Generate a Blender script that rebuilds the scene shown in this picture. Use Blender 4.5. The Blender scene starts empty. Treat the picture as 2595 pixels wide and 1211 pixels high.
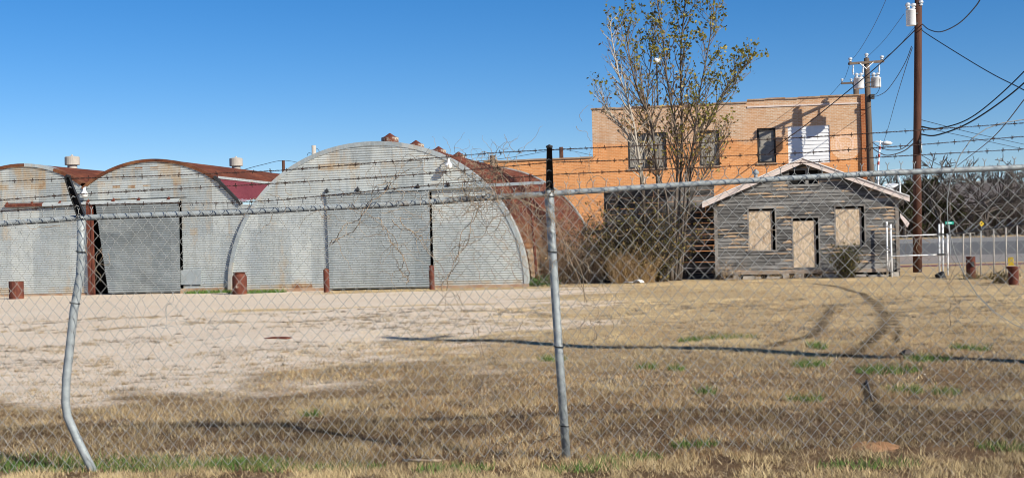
import bpy, math, random
import numpy as np
from mathutils import Vector, Matrix
random.seed(7); rng = np.random.default_rng(7)
S = bpy.context.scene; COL = S.collection
# ------------------------------------------------------------------ camera model
F, CX, CY, ROLL, CAMH = 3200.0, 1297.5, 605.5, 0.026, 1.55
ca, sa = math.cos(ROLL), math.sin(ROLL)
def ray(x, y):
    u = (x-CX)/F; v = (CY-y)/F
    return Vector((u*ca+v*sa, 1.0, -u*sa+v*ca))
def P(x, y, Y):
    d = ray(x, y); return Vector((d.x*Y, Y, CAMH+d.z*Y))
def G(x, y):
    d = ray(x, y); t = -CAMH/d.z; return Vector((d.x*t, t, 0))
def hor(x): return CY-ROLL*(x-CX)
# ------------------------------------------------------------------ mesh builder
class MB:
    def __init__(s): s.v=[]; s.f=[]; s.c=[]
    def add(s, vs, fs, col=None):
        o=len(s.v); s.v.extend([tuple(p) for p in vs])
        for f in fs: s.f.append(tuple(i+o for i in f)); s.c.append(col)
    def quad(s, a,b,c,d, col=None): s.add([a,b,c,d],[(0,1,2,3)],col)
    def box(s, x0,x1,y0,y1,z0,z1, col=None, M=None):
        p=[(x,y,z) for z in (z0,z1) for y in (y0,y1) for x in (x0,x1)]
        if M is not None: p=[M@Vector(q) for q in p]
        s.add(p,[(0,2,3,1),(4,5,7,6),(0,1,5,4),(2,6,7,3),(0,4,6,2),(1,3,7,5)],col)
    def bar(s, a, b, w, h, up=(0,0,1), col=None):
        a=Vector(a); b=Vector(b); d=(b-a).normalized(); u=Vector(up)
        r=d.cross(u)
        if r.length<1e-4: r=d.cross(Vector((1,0,0)))
        r.normalize(); u=r.cross(d)
        p=[q+r*i*w/2+u*j*h/2 for q in (a,b) for (i,j) in ((-1,-1),(1,-1),(1,1),(-1,1))]
        s.add(p,[(0,3,2,1),(4,5,6,7),(0,1,5,4),(1,2,6,5),(2,3,7,6),(3,0,4,7)],col)
    def tube(s, pts, r, n=6, col=None, cap=True):
        pts=[Vector(p) for p in pts]; m=len(pts)
        if m<2: return
        rs=r if isinstance(r,(list,tuple)) else [r]*m
        o=len(s.v); prev=None
        for i,p in enumerate(pts):
            d=(pts[min(i+1,m-1)]-pts[max(i-1,0)])
            if d.length<1e-9: d=Vector((0,0,1))
            d.normalize()
            if prev is None:
                a=d.cross(Vector((0.13,0.9,0.4))); 
                if a.length<1e-3: a=d.cross(Vector((1,0,0)))
            else: a=prev-d*prev.dot(d)
            if a.length<1e-6: a=d.orthogonal()
            a.normalize(); prev=a; b=d.cross(a)
            for k in range(n):
                t=2*math.pi*k/n; q=p+(a*math.cos(t)+b*math.sin(t))*rs[i]; s.v.append(tuple(q))
        for i in range(m-1):
            for k in range(n):
                k2=(k+1)%n
                s.f.append((o+i*n+k,o+i*n+k2,o+(i+1)*n+k2,o+(i+1)*n+k)); s.c.append(col)
        if cap and n>3:
            s.f.append(tuple(o+k for k in reversed(range(n)))); s.c.append(col)
            s.f.append(tuple(o+(m-1)*n+k for k in range(n))); s.c.append(col)
    def lathe(s, prof, c=(0,0,0), n=20, col=None):
        o=len(s.v); c=Vector(c)
        for (r,z) in prof:
            for k in range(n):
                t=2*math.pi*k/n; s.v.append((c.x+r*math.cos(t),c.y+r*math.sin(t),c.z+z))
        for i in range(len(prof)-1):
            for k in range(n):
                k2=(k+1)%n; s.f.append((o+i*n+k,o+i*n+k2,o+(i+1)*n+k2,o+(i+1)*n+k)); s.c.append(col)
    def xform(s, M): s.v=[tuple(M@Vector(p)) for p in s.v]
    def mesh(s, name, mat, smooth=False):
        me=bpy.data.meshes.new(name); me.from_pydata(s.v,[],s.f)
        if mat: me.materials.append(mat)
        if any(c is not None for c in s.c):
            at=me.color_attributes.new('tint','FLOAT_COLOR','CORNER')
            arr=np.ones((len(me.loops),4),dtype=np.float32); i=0
            for f,c in zip(s.f,s.c):
                if c is not None: arr[i:i+len(f),:3]=c
                i+=len(f)
            at.data.foreach_set('color',arr.ravel())
        if smooth: me.polygons.foreach_set('use_smooth',[True]*len(me.polygons))
        me.update(); return me
NAMES={}
def tag(o,label=None,cat=None,group=None,kind=None):
    if label: o['label']=label
    if cat: o['category']=cat
    if group: o['group']=group
    if kind: o['kind']=kind
    return o
def thing(name,label,cat,loc=(0,0,0),rotz=0,group=None):
    o=bpy.data.objects.new(name,None); COL.objects.link(o)
    o.location=loc; o.rotation_euler=(0,0,rotz); o.empty_display_size=.2
    o['_m']=0
    del o['_m']
    NAMES[o.name]=Matrix.Translation(Vector(loc))@Matrix.Rotation(rotz,4,'Z')
    return tag(o,label,cat,group)
def part(name,mb,mat,parent,world=False,smooth=False,label=None):
    if world:
        r=parent
        while r.parent: r=r.parent
        mb.xform(NAMES[r.name].inverted())
    o=bpy.data.objects.new(name,mb.mesh(name,mat,smooth)); COL.objects.link(o); o.parent=parent
    if label: o['label']=label
    return o
def parts(name,mb,mat,parent,world=False,smooth=False,merge=0):
    n=len(mb.v); root=list(range(n))
    def find(i):
        while root[i]!=i: root[i]=root[root[i]]; i=root[i]
        return i
    for f in mb.f:
        for a in f[1:]: root[find(a)]=find(f[0])
    if merge:
        box={}
        for i,p in enumerate(mb.v): box.setdefault(find(i),[]).append(p)
        ks=list(box); lo={k:[min(q[a] for q in box[k])-merge for a in range(3)] for k in ks}; hi={k:[max(q[a] for q in box[k])+merge for a in range(3)] for k in ks}
        for i,a in enumerate(ks):
            for b in ks[i+1:]:
                if all(lo[a][c]<=hi[b][c] and lo[b][c]<=hi[a][c] for c in range(3)): root[find(a)]=find(b)
    g={}
    for f,c in zip(mb.f,mb.c): g.setdefault(find(f[0]),[]).append((f,c))
    out=[]
    for k,fs in g.items():
        m=MB(); ix={}
        for f,c in fs:
            for i in f:
                if i not in ix: ix[i]=len(m.v); m.v.append(mb.v[i])
            m.f.append(tuple(ix[i] for i in f)); m.c.append(c)
        out.append(part(name,m,mat,parent,world,smooth))
    return out
def solo(name,mb,mat,label=None,cat=None,base=(0,0,0),group=None,kind=None,smooth=False):
    mb.xform(Matrix.Translation(-Vector(base)))
    o=bpy.data.objects.new(name,mb.mesh(name,mat,smooth)); COL.objects.link(o); o.location=base
    return tag(o,label,cat,group,kind)
def copy_tree(o,parent=None):
    c=o.copy(); COL.objects.link(c)
    if parent: c.parent=parent
    for ch in list(o.children): copy_tree(ch,c)
    return c
# ------------------------------------------------------------------ materials
class T:
    def __init__(s,name,rough=.8,metal=0.0,spec=.3):
        s.m=bpy.data.materials.new(name); s.m.use_nodes=True; s.nt=s.m.node_tree
        s.b=s.nt.nodes['Principled BSDF']; s.b.inputs['Roughness'].default_value=rough
        s.b.inputs['Metallic'].default_value=metal; s.b.inputs['Specular IOR Level'].default_value=spec
        s.tc=s.nt.nodes.new('ShaderNodeTexCoord').outputs['Object']
    def n(s,t,props=None,**kw):
        nd=s.nt.nodes.new('ShaderNode'+t)
        for k,v in (props or {}).items(): setattr(nd,k,v)
        for k,v in kw.items():
            i=nd.inputs[int(k[1:])] if k[0]=='_' else nd.inputs[k.replace('_',' ')]
            if isinstance(v,bpy.types.NodeSocket): s.nt.links.new(v,i)
            else: i.default_value=v
        return nd
    def mapv(s,scale,v=None,loc=(0,0,0)):
        return s.n('Mapping',Vector=v or s.tc,Scale=scale,Location=loc).outputs[0]
    def noise(s,scale,detail=4,rough=.6,v=None,stretch=None,loc=(0,0,0)):
        vv=s.mapv(stretch or (1,1,1),v,loc)
        return s.n('TexNoise',Vector=vv,Scale=scale,Detail=detail,Roughness=rough).outputs['Fac']
    def vor(s,scale,stretch=None,out='Color',feature='F1'):
        return s.n('TexVoronoi',{'feature':feature},Vector=s.mapv(stretch or (1,1,1)),Scale=scale).outputs[out]
    def rng(s,v,a,b,c=0,d=1):
        return s.n('MapRange',{'clamp':True},_0=v,_1=a,_2=b,_3=c,_4=d).outputs[0]
    def mix(s,f,a,b,mode='MIX'):
        nd=s.n('Mix',{'data_type':'RGBA','blend_type':mode},_0=f)
        for i,v in ((6,a),(7,b)):
            if isinstance(v,bpy.types.NodeSocket): s.nt.links.new(v,nd.inputs[i])
            else: nd.inputs[i].default_value=(*v,1) if len(v)==3 else v
        return nd.outputs[2]
    def ramp(s,f,stops):
        nd=s.n('ValToRGB',Fac=f); e=nd.color_ramp.elements
        while len(e)<len(stops): e.new(.5)
        for i,(p,c) in enumerate(stops): e[i].position=p; e[i].color=(*c,1)
        return nd.outputs[0]
    def math(s,op,a,b=0.0): return s.n('Math',{'operation':op},_0=a,_1=b).outputs[0]
    def attr(s,name='tint'): return s.n('Attribute',{'attribute_name':name}).outputs['Color']
    def sep(s,v): return s.n('SeparateXYZ',Vector=v).outputs
    def sepc(s,v): return s.n('SeparateColor',Color=v).outputs
    def col(s,v):
        i=s.b.inputs['Base Color']
        if isinstance(v,bpy.types.NodeSocket): s.nt.links.new(v,i)
        else: i.default_value=(*v,1)
        return s
    def bump(s,h,st=.3,dist=.02):
        nd=s.n('Bump',Height=h,Strength=st,Distance=dist); s.nt.links.new(nd.outputs[0],s.b.inputs['Normal']); return s
    def rough(s,v): s.nt.links.new(v,s.b.inputs['Roughness']); return s
MT={}
def simple(name,c1,c2,scale=6,rough=.8,metal=0,stretch=None,bump=.2,spec=.3):
    t=T(name,rough,metal,spec); n=t.noise(scale,5,.65,stretch=stretch)
    t.col(t.mix(t.rng(n,.3,.7),c1,c2)); t.bump(n,bump,.01); MT[name]=t.m; return t.m
def galv():
    t=T('galvanised_sheet',.5,.25,.4); a=t.sepc(t.attr())
    n1=t.noise(1.3,5,.6); n2=t.noise(9,4,.7); n3=t.noise(2.2,6,.7,stretch=(1,1,.35),loc=(3,1,7))
    base=t.mix(a[0],(.25,.29,.30),(.66,.68,.64))
    base=t.mix(t.rng(n1,.35,.7,0,.55),base,(.36,.41,.44))
    base=t.mix(t.rng(n2,.45,.75,0,.35),base,(.68,.70,.70))
    vs=t.noise(5,5,.7,stretch=(1,1,.16),loc=(2,7,1)); base=t.mix(t.rng(vs,.5,.75,0,.5),base,(.20,.21,.20)); base=t.mix(t.rng(vs,.42,.25,0,.35),base,(.60,.60,.57))
    r=t.math('ADD',n3,t.math('MULTIPLY',a[1],.55)); r=t.math('ADD',r,t.math('MULTIPLY',t.math('SUBTRACT',n2,.5),.35))
    base=t.mix(t.rng(r,.66,.95,0,.8),base,(.50,.36,.20))
    base=t.mix(t.rng(r,.92,1.15,0,.9),base,(.24,.085,.035))
    soot=t.noise(.8,4,.6,loc=(9,2,4)); base=t.mix(t.math('MULTIPLY',a[2],t.rng(soot,.35,.6,.25,1)),base,(.05,.06,.065))
    t.col(base); t.bump(n2,.1,.01); MT['galv']=t.m
def rustm():
    t=T('rusted_sheet',.85,0,.2); a=t.sepc(t.attr()); n=t.noise(1.6,6,.7,stretch=(1,.4,1)); n2=t.noise(12,4,.7)
    c=t.ramp(n,[(.25,(.055,.018,.012)),(.5,(.125,.038,.022)),(.78,(.25,.09,.045))])
    c=t.mix(t.math('MULTIPLY',a[1],t.rng(n,.3,.6)),c,(.40,.21,.09))
    c=t.mix(t.rng(n2,.55,.8,0,.5),c,(.10,.045,.03)); c=t.mix(t.rng(a[0],0,1,.35,0),c,(.03,.015,.01))
    t.col(c); t.bump(n2,.3,.01); MT['rust']=t.m
    t=T('rusty_pipe_steel',.8,0,.25); n=t.noise(7,6,.7); c=t.ramp(n,[(.3,(.055,.018,.013)),(.55,(.13,.038,.024)),(.75,(.25,.10,.05))]); t.col(c); t.bump(n,.4,.01); MT['rustpipe']=t.m
    t=T('flaking_rust_paint',.75,.0,.3); n=t.noise(5,6,.7); c=t.mix(t.rng(n,.40,.52),(.46,.42,.34),(.14,.045,.024)); t.col(c); t.bump(n,.4,.01); MT['flake']=t.m
def brick(name,c1,c2,mort,up=None,zup=0,pale=0.0):
    t=T(name,.9,0,.2); o=t.sep(t.tc); v=t.n('CombineXYZ',X=o[0],Y=o[2],Z=0.0).outputs[0]
    wn=t.noise(1.5,4,.6); wb=t.noise(.35,4,.6,loc=(5,0,2))
    b=t.n('TexBrick',{'offset':.5},Vector=v,Color1=(*c1,1),Color2=(*c2,1),Mortar=(*mort,1),Scale=1.0,Mortar_Size=.012,Mortar_Smooth=.3,Bias=-.1,Brick_Width=.22,Row_Height=.075)
    c=b.outputs['Color']
    if up:
        b2=t.n('TexBrick',{'offset':.5},Vector=v,Color1=(*up[0],1),Color2=(*up[1],1),Mortar=(*up[2],1),Scale=1.0,Mortar_Size=.016,Mortar_Smooth=.3,Bias=-.25,Brick_Width=.22,Row_Height=.075)
        spots=t.n('TexNoise',Vector=t.mapv((1.4,1,6)),Scale=2.6,Detail=3.0).outputs['Fac']
        cu=t.mix(t.rng(spots,.54,.66,0,.6),b2.outputs['Color'],up[3])
        zz=t.math('ADD',o[2],t.math('MULTIPLY',t.math('SUBTRACT',wb,.5),1.2))
        c=t.mix(t.rng(zz,zup-.12,zup+.12),c,cu)
    c=t.mix(t.rng(wn,.4,.75,0,.28),c,(.30,.13,.06)); stn=t.noise(1.1,5,.7,stretch=(1,1,.14),loc=(3,3,3)); c=t.mix(t.rng(stn,.52,.76,0,.5),c,(.36,.19,.10)); pt=t.noise(.45,5,.7,loc=(8,0,6)); c=t.mix(t.rng(pt,.5,.62,0,.25),c,(.60,.27,.10)) if not pale else c
    c=t.mix(t.rng(wb,.4,.75,0,.3),c,(.70,.34,.14))
    t.col(c); t.bump(b.outputs['Fac'],-.35,.012); MT[name]=t.m
def wood(name,dark,light,fresh):
    t=T(name,.9,0,.15); a=t.sepc(t.attr()); n=t.noise(3,6,.7,stretch=(1,1,14)); n2=t.noise(14,5,.7,stretch=(.35,1,9))
    n3=t.noise(2.4,5,.65,stretch=(.35,1,4),loc=(4,4,1))
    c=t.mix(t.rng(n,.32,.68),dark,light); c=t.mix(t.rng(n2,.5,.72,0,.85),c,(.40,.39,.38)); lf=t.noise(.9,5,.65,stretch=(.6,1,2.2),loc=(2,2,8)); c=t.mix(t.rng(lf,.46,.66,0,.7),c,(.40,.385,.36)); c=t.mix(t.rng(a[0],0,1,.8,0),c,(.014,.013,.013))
    c=t.mix(t.math('MULTIPLY',a[1],t.rng(n3,.36,.46)),c,t.mix(t.rng(n2,.35,.6),fresh,(.26,.15,.08)))
    c=t.mix(t.rng(n2,.30,.42,.9,0),c,(.006,.006,.006))
    t.col(c); t.bump(n2,.6,.01); MT[name]=t.m
def mats():
    galv(); rustm()
    brick('brick_orange',(.78,.33,.12),(.62,.235,.08),(.80,.45,.22),((.50,.29,.16),(.62,.40,.25),(.60,.49,.37),(.80,.68,.54)),6.05)
    brick('brick_faded_paint',(.78,.47,.28),(.72,.40,.22),(.88,.70,.52),pale=1)
    brick('brick_faded_mark',(.86,.60,.45),(.80,.54,.40),(.92,.76,.62),pale=1)
    brick('brick_red_dark',(.34,.085,.03),(.26,.06,.02),(.40,.20,.10))
    wood('grey_board',(.032,.031,.031),(.28,.27,.255),(.74,.57,.39)); wood('black_board',(.007,.006,.006),(.035,.03,.027),(.15,.1,.06))
    t=T('weathered_osb',.85,0,.2); n=t.vor(26,(1,1,.45)); g=t.sepc(n); nn=t.noise(2,4,.6); o=t.sep(t.tc)
    c=t.mix(g[0],(.40,.30,.20),(.66,.53,.39)); c=t.mix(t.rng(nn,.45,.75,0,.6),c,(.56,.46,.36)); c=t.mix(t.rng(t.noise(5,4,.7,stretch=(1,1,.4)),.56,.70,0,.65),c,(.26,.15,.08)); t.col(c); MT['osb']=t.m
    t=T('grey_window_board',.9,0,.15); n=t.noise(2,6,.7,stretch=(1,1,5)); n2=t.noise(20,4,.7); c=t.mix(t.rng(n,.35,.65),(.20,.185,.16),(.36,.335,.29)); c=t.mix(t.rng(n2,.6,.7),c,(.04,.035,.03)); t.col(c); MT['wboard']=t.m
    simple('fascia_paint',(.58,.46,.40),(.74,.66,.62),4,.8,stretch=(1,1,6)); simple('white_paint',(.72,.73,.74),(.80,.80,.80),3,.6)
    simple('black_void',(.006,.006,.006),(.012,.011,.01),3,.95,bump=0)
    t=T('pipe_galv',.55,.15,.4); n=t.noise(16,5,.7); n2=t.noise(3,5,.7,loc=(1,5,2)); n4=t.noise(40,3,.7)
    c=t.mix(t.rng(n,.3,.7),(.22,.245,.255),(.37,.40,.405)); c=t.mix(t.rng(n2,.62,.72,0,.8),c,(.30,.19,.11)); c=t.mix(t.rng(n4,.6,.75,0,.5),c,(.15,.16,.16)); t.col(c); t.bump(n,.15,.004); MT['pipe_galv']=t.m
    simple('wire_galv',(.20,.205,.20),(.31,.315,.305),30,.6,.0,bump=0,spec=.3)
    simple('barbed_rust',(.035,.022,.018),(.075,.045,.035),30,.8,.2,bump=0)
    simple('pole_wood',(.045,.02,.014),(.115,.05,.032),5,.9,stretch=(8,8,.4)); simple('old_pole_wood',(.07,.05,.04),(.16,.12,.09),5,.9,stretch=(8,8,.4))
    simple('black_cable',(.008,.008,.009),(.014,.014,.015),9,.5,bump=0); simple('dark_metal',(.03,.03,.032),(.06,.06,.06),9,.6,.4)
    simple('transformer_paint',(.62,.64,.66),(.74,.75,.76),3,.4,.0,spec=.5); simple('porcelain',(.45,.50,.55),(.7,.72,.74),8,.25,spec=.6)
    simple('purple_metal',(.17,.035,.055),(.23,.055,.075),2,.5,.1)
    simple('bark_dark',(.05,.04,.032),(.17,.14,.115),9,.95,stretch=(3,3,.6)); simple('bark_pale',(.30,.26,.21),(.48,.44,.38),9,.9,stretch=(3,3,.6))
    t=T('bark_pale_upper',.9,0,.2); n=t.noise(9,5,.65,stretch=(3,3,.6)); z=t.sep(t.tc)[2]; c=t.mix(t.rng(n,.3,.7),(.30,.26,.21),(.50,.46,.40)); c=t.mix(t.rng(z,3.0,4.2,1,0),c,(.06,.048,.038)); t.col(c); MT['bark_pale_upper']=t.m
    simple('twig_grey',(.12,.095,.075),(.25,.20,.155),6,.95); simple('dead_vine',(.16,.115,.075),(.40,.31,.22),12,.9,bump=0)
    simple('straw_stem',(.34,.22,.10),(.58,.42,.22),12,.9,bump=0)
    simple('far_bark',(.05,.043,.038),(.12,.10,.088),1,.95,bump=0)
    simple('concrete',(.34,.31,.27),(.48,.44,.39),3,.9); simple('foundation_rust',(.30,.16,.09),(.46,.36,.26),3,.95)
    simple('asphalt',(.095,.092,.088),(.135,.13,.122),2,.9); simple('pale_road',(.19,.18,.17),(.25,.24,.225),1.5,.9); simple('brick_path',(.14,.055,.065),(.20,.085,.09),3,.9)
    simple('dirt',(.17,.09,.045),(.38,.21,.11),26,.95,bump=.8); simple('green_sign',(.0,.30,.22),(.0,.36,.27),3,.5); simple('yellow_sign',(.75,.50,.02),(.80,.56,.05),3,.5)
    simple('mark_white',(.7,.7,.7),(.8,.8,.8),3,.6); simple('lamp_glass',(.62,.62,.58),(.8,.8,.78),3,.25,spec=.5); simple('red_paint',(.35,.05,.04),(.45,.08,.06),3,.6)
    for nm,amt in (('leaf_tint',.35),('grass_tint',.0)):
        t=T(nm,.75,0,.25); a=t.attr(); t.col(a)
        if amt:
            tr=t.n('BsdfTranslucent',Color=a); mx=t.n('MixShader',_0=amt,_1=t.b.outputs[0],_2=tr.outputs[0]); t.nt.links.new(mx.outputs[0],t.nt.nodes['Material Output'].inputs[0])
        MT[nm]=t.m
mats()
# ------------------------------------------------------------------ world, sun, camera
SUN_EL, SUN_AZ = math.radians(30.8), math.radians(131.5)
W=bpy.data.worlds.new('World'); S.world=W; W.use_nodes=True; nt=W.node_tree
bg=nt.nodes['Background']; sk=nt.nodes.new('ShaderNodeTexSky'); sk.sky_type='NISHITA'; sk.sun_disc=False
sk.sun_elevation=SUN_EL; sk.sun_rotation=SUN_AZ; sk.altitude=1500; sk.air_density=1.0; sk.dust_density=0; sk.ozone_density=5.0
hs=nt.nodes.new('ShaderNodeHueSaturation'); hs.inputs['Saturation'].default_value=1.28; nt.links.new(sk.outputs[0],hs.inputs['Color'])
mm_=nt.nodes.new('ShaderNodeMix'); mm_.data_type='RGBA'; mm_.blend_type='MULTIPLY'; mm_.inputs[0].default_value=1; mm_.inputs[7].default_value=(1.0,.925,.98,1)
nt.links.new(hs.outputs[0],mm_.inputs[6]); nt.links.new(mm_.outputs[2],bg.inputs[0]); bg.inputs[1].default_value=.081
L=bpy.data.lights.new('sun','SUN'); L.energy=5.0; L.angle=math.radians(.5); L.color=(1,.935,.81)
lo=bpy.data.objects.new('sun',L); COL.objects.link(lo)
sd=Vector((-math.sin(SUN_AZ)*math.cos(SUN_EL),-math.cos(SUN_AZ)*math.cos(SUN_EL),-math.sin(SUN_EL)))
lo.rotation_euler=sd.to_track_quat('-Z','Y').to_euler(); lo.location=(20,-20,30)
cam=bpy.data.cameras.new('camera'); cam.sensor_width=36; cam.lens=36*F/2595; cam.clip_end=3000; cam.clip_start=.1
co=bpy.data.objects.new('camera',cam); COL.objects.link(co); S.camera=co
R=Vector((ca,0,-sa)); U=Vector((sa,0,ca)); B=Vector((0,-1,0))
co.matrix_world=Matrix(((R.x,U.x,B.x,0),(R.y,U.y,B.y,0),(R.z,U.z,B.z,CAMH),(0,0,0,1)))
S.view_settings.view_transform='Standard'; S.view_settings.look='None'; S.view_settings.exposure=.46; S.view_settings.gamma=1
S.cycles.max_bounces=6; S.cycles.pixel_filter_type='BLACKMAN_HARRIS'; S.cycles.filter_width=1.05
# ------------------------------------------------------------------ ground
def sstep(a,b,x): t=np.clip((x-a)/(b-a),0,1); return t*t*(3-2*t)
def vnoise(X,Y,s,seed):
    r=np.random.default_rng(seed); o=np.zeros_like(X,dtype=float); amp=1; tot=0
    tab=r.random((64,64))
    for k in range(4):
        x=X/s*2**k+17.3*k; y=Y/s*2**k+9.1*k
        xi=np.floor(x).astype(int); yi=np.floor(y).astype(int); fx=x-xi; fy=y-yi; fx=fx*fx*(3-2*fx); fy=fy*fy*(3-2*fy)
        g=lambda a,b: tab[a%64,b%64]
        o+=amp*((g(xi,yi)*(1-fx)+g(xi+1,yi)*fx)*(1-fy)+(g(xi,yi+1)*(1-fx)+g(xi+1,yi+1)*fx)*fy); tot+=amp; amp*=.55
    return o/tot
def grass_mask(X,Y):
    X=np.asarray(X,float); Y=np.asarray(Y,float)
    n=vnoise(X,Y,2.2,3)-.5; n2=vnoise(X,Y*1.0,.7,5)-.5
    xb=np.interp(Y,[0,12,13.5,17,22,31,37,41,60],[-9,-3.5,-2.2,-1.5,-.3,1.1,1.8,2.2,2.5])
    m=np.maximum(sstep(-2.2,2.4,X-xb+n*6.0+n2*3.0), sstep(-1.8,1.5,12.4-Y+n*4.5+n2*3))
    tuft=0*sstep(.52,.64,vnoise(X,Y*1.3,.45,11)+.25*n+.10*sstep(21,14,Y))*.8*sstep(27,20,Y)
    strip=sstep(.9,.1,np.abs(Y-30.5+n*1.5))*sstep(-8,-6.5,X)*sstep(.5,-1,X)*.75
    strip2=sstep(38.6,39.6,Y+n*2)*sstep(-7,-5.5,X)*.8
    return np.clip(np.maximum.reduce([m,tuft,strip,strip2*np.ones_like(m)]),0,1)
def curved_bands(X,Y):  # mask of curved bands where blades and soil are coloured darker
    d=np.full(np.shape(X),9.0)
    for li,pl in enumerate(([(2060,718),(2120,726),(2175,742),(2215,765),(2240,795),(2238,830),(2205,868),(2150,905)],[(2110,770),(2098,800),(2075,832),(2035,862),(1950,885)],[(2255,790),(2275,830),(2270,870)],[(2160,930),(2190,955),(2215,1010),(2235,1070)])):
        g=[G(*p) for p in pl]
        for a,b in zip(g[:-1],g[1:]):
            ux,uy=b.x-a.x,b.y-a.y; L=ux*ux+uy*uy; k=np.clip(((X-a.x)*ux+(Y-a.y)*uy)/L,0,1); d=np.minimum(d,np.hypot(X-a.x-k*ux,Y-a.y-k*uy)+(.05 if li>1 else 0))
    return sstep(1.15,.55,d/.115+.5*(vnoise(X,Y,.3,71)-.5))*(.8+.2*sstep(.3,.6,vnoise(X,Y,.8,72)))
def gz(X,Y):
    return (.022*np.sin(X*1.1+.6*Y)+.018*np.sin(Y*1.7-X*.7))*sstep(36,26,Y)*sstep(2,6,Y)
def ground():
    xs=np.concatenate([np.array([-900,-400,-200,-100,-60,-40,-28,-22]),np.arange(-18,20.01,.14),np.array([24,30,40,60,100,200,400,900])])
    ys=np.concatenate([np.array([-300,-80,-30,-12,-4,0,3]),np.arange(5,46.01,.14),np.array([48,52,58,66,80,100,140,200,300,500,900,1800])])
    X,Y=np.meshgrid(xs,ys); Z=gz(X,Y); nx,ny=len(xs),len(ys)
    v=np.stack([X,Y,Z],-1).reshape(-1,3)
    f=[(j*nx+i,j*nx+i+1,(j+1)*nx+i+1,(j+1)*nx+i) for j in range(ny-1) for i in range(nx-1)]
    me=bpy.data.meshes.new('ground'); me.from_pydata(v.tolist(),[],f)
    at=me.color_attributes.new('tint','FLOAT_COLOR','POINT'); g=grass_mask(X,Y).ravel()
    g=np.where(Y.ravel()>46,1,g); br=sstep(20,11,Y).ravel()
    arr=np.stack([g,br,curved_bands(X,Y).ravel(),np.ones_like(g)],-1).astype(np.float32); at.data.foreach_set('color',arr.ravel())
    t=T('yard_ground',.95,0,.1); a=t.sepc(t.attr())
    n=t.noise(3,6,.7); n2=t.noise(24,5,.75); n3=t.noise(.55,5,.6); st=t.vor(30); sg=t.sepc(st)
    grav=t.mix(t.rng(n3,.35,.65),(.66,.525,.385),(.71,.59,.455)); grav=t.mix(t.rng(n2,.50,.72,0,.65),grav,(.36,.27,.20)); grav=t.mix(t.rng(sg[0],.80,.92,0,.8),grav,(.80,.75,.68))
    soil=t.mix(t.rng(n,.3,.7),(.42,.30,.16),(.56,.43,.25)); soil=t.mix(t.rng(n2,.45,.7,0,.7),soil,(.26,.175,.095))
    soilb=t.mix(t.rng(n,.35,.65),(.075,.045,.025),(.19,.12,.065))
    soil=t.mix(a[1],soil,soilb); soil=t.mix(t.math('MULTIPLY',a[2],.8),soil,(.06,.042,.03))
    gf=t.math('ADD',a[0],t.math('MULTIPLY',t.math('SUBTRACT',n2,.5),.8))
    t.col(t.mix(t.rng(gf,.3,.75),grav,soil)); hh=t.math('ADD',n2,t.math('MULTIPLY',sg[1],.3)); t.bump(hh,.7,.03)
    me.materials.append(t.m); o=bpy.data.objects.new('ground',me); COL.objects.link(o); tag(o,kind='structure')
ground()
def sheet(name,pts,mat,z=.004):
    mb=MB(); mb.add([(p[0],p[1],z) for p in pts],[tuple(range(len(pts)))]); return solo(name,mb,mat,kind='structure')
sheet('brick_path',[(9,51.5),(60,48.0),(60,49.8),(9,53.4)],MT['brick_path'],.01)
sheet('pale_road',[(0,56),(90,52),(90,66),(0,72)],MT['pale_road'],.005)
sheet('road',[(0,72),(90,66),(160,120),(0,135)],MT['asphalt'],.005)
sheet('far_road',[(0,135),(160,120),(200,175),(0,185)],MT['pale_road'],.005)
# ------------------------------------------------------------------ grass
def blades(name,X,Y,h,w,lean,cols,mat=None):
    n=len(X); a=rng.random(n)*2*np.pi; la=rng.random(n)*2*np.pi; Z=gz(X,Y)
    v=np.zeros((n,3,3)); dx=np.cos(a)*w/2; dy=np.sin(a)*w/2
    v[:,0]=np.stack([X-dx,Y-dy,Z-.005],-1); v[:,1]=np.stack([X+dx,Y+dy,Z-.005],-1)
    v[:,2]=np.stack([X+np.cos(la)*lean*h,Y+np.sin(la)*lean*h,Z+h*np.sqrt(np.clip(1-.6*lean**2,.05,1))],-1)
    me=bpy.data.meshes.new(name); me.vertices.add(n*3); me.vertices.foreach_set('co',v.ravel())
    me.loops.add(n*3); me.loops.foreach_set('vertex_index',np.arange(n*3)); me.polygons.add(n)
    me.polygons.foreach_set('loop_start',np.arange(n)*3); me.polygons.foreach_set('loop_total',np.full(n,3))
    at=me.color_attributes.new('tint','FLOAT_COLOR','CORNER'); c=np.ones((n,3,4),np.float32); c[:,:,:3]=cols[:,None,:]
    at.data.foreach_set('color',c.ravel()); me.materials.append(mat or MT['grass_tint']); me.update(); me.validate()
    o=bpy.data.objects.new(name,me); COL.objects.link(o); tag(o,kind='stuff'); return o
def lerp(a,b,t): return np.array(a)[None]*(1-t[:,None])+np.array(b)[None]*t[:,None]
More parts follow.
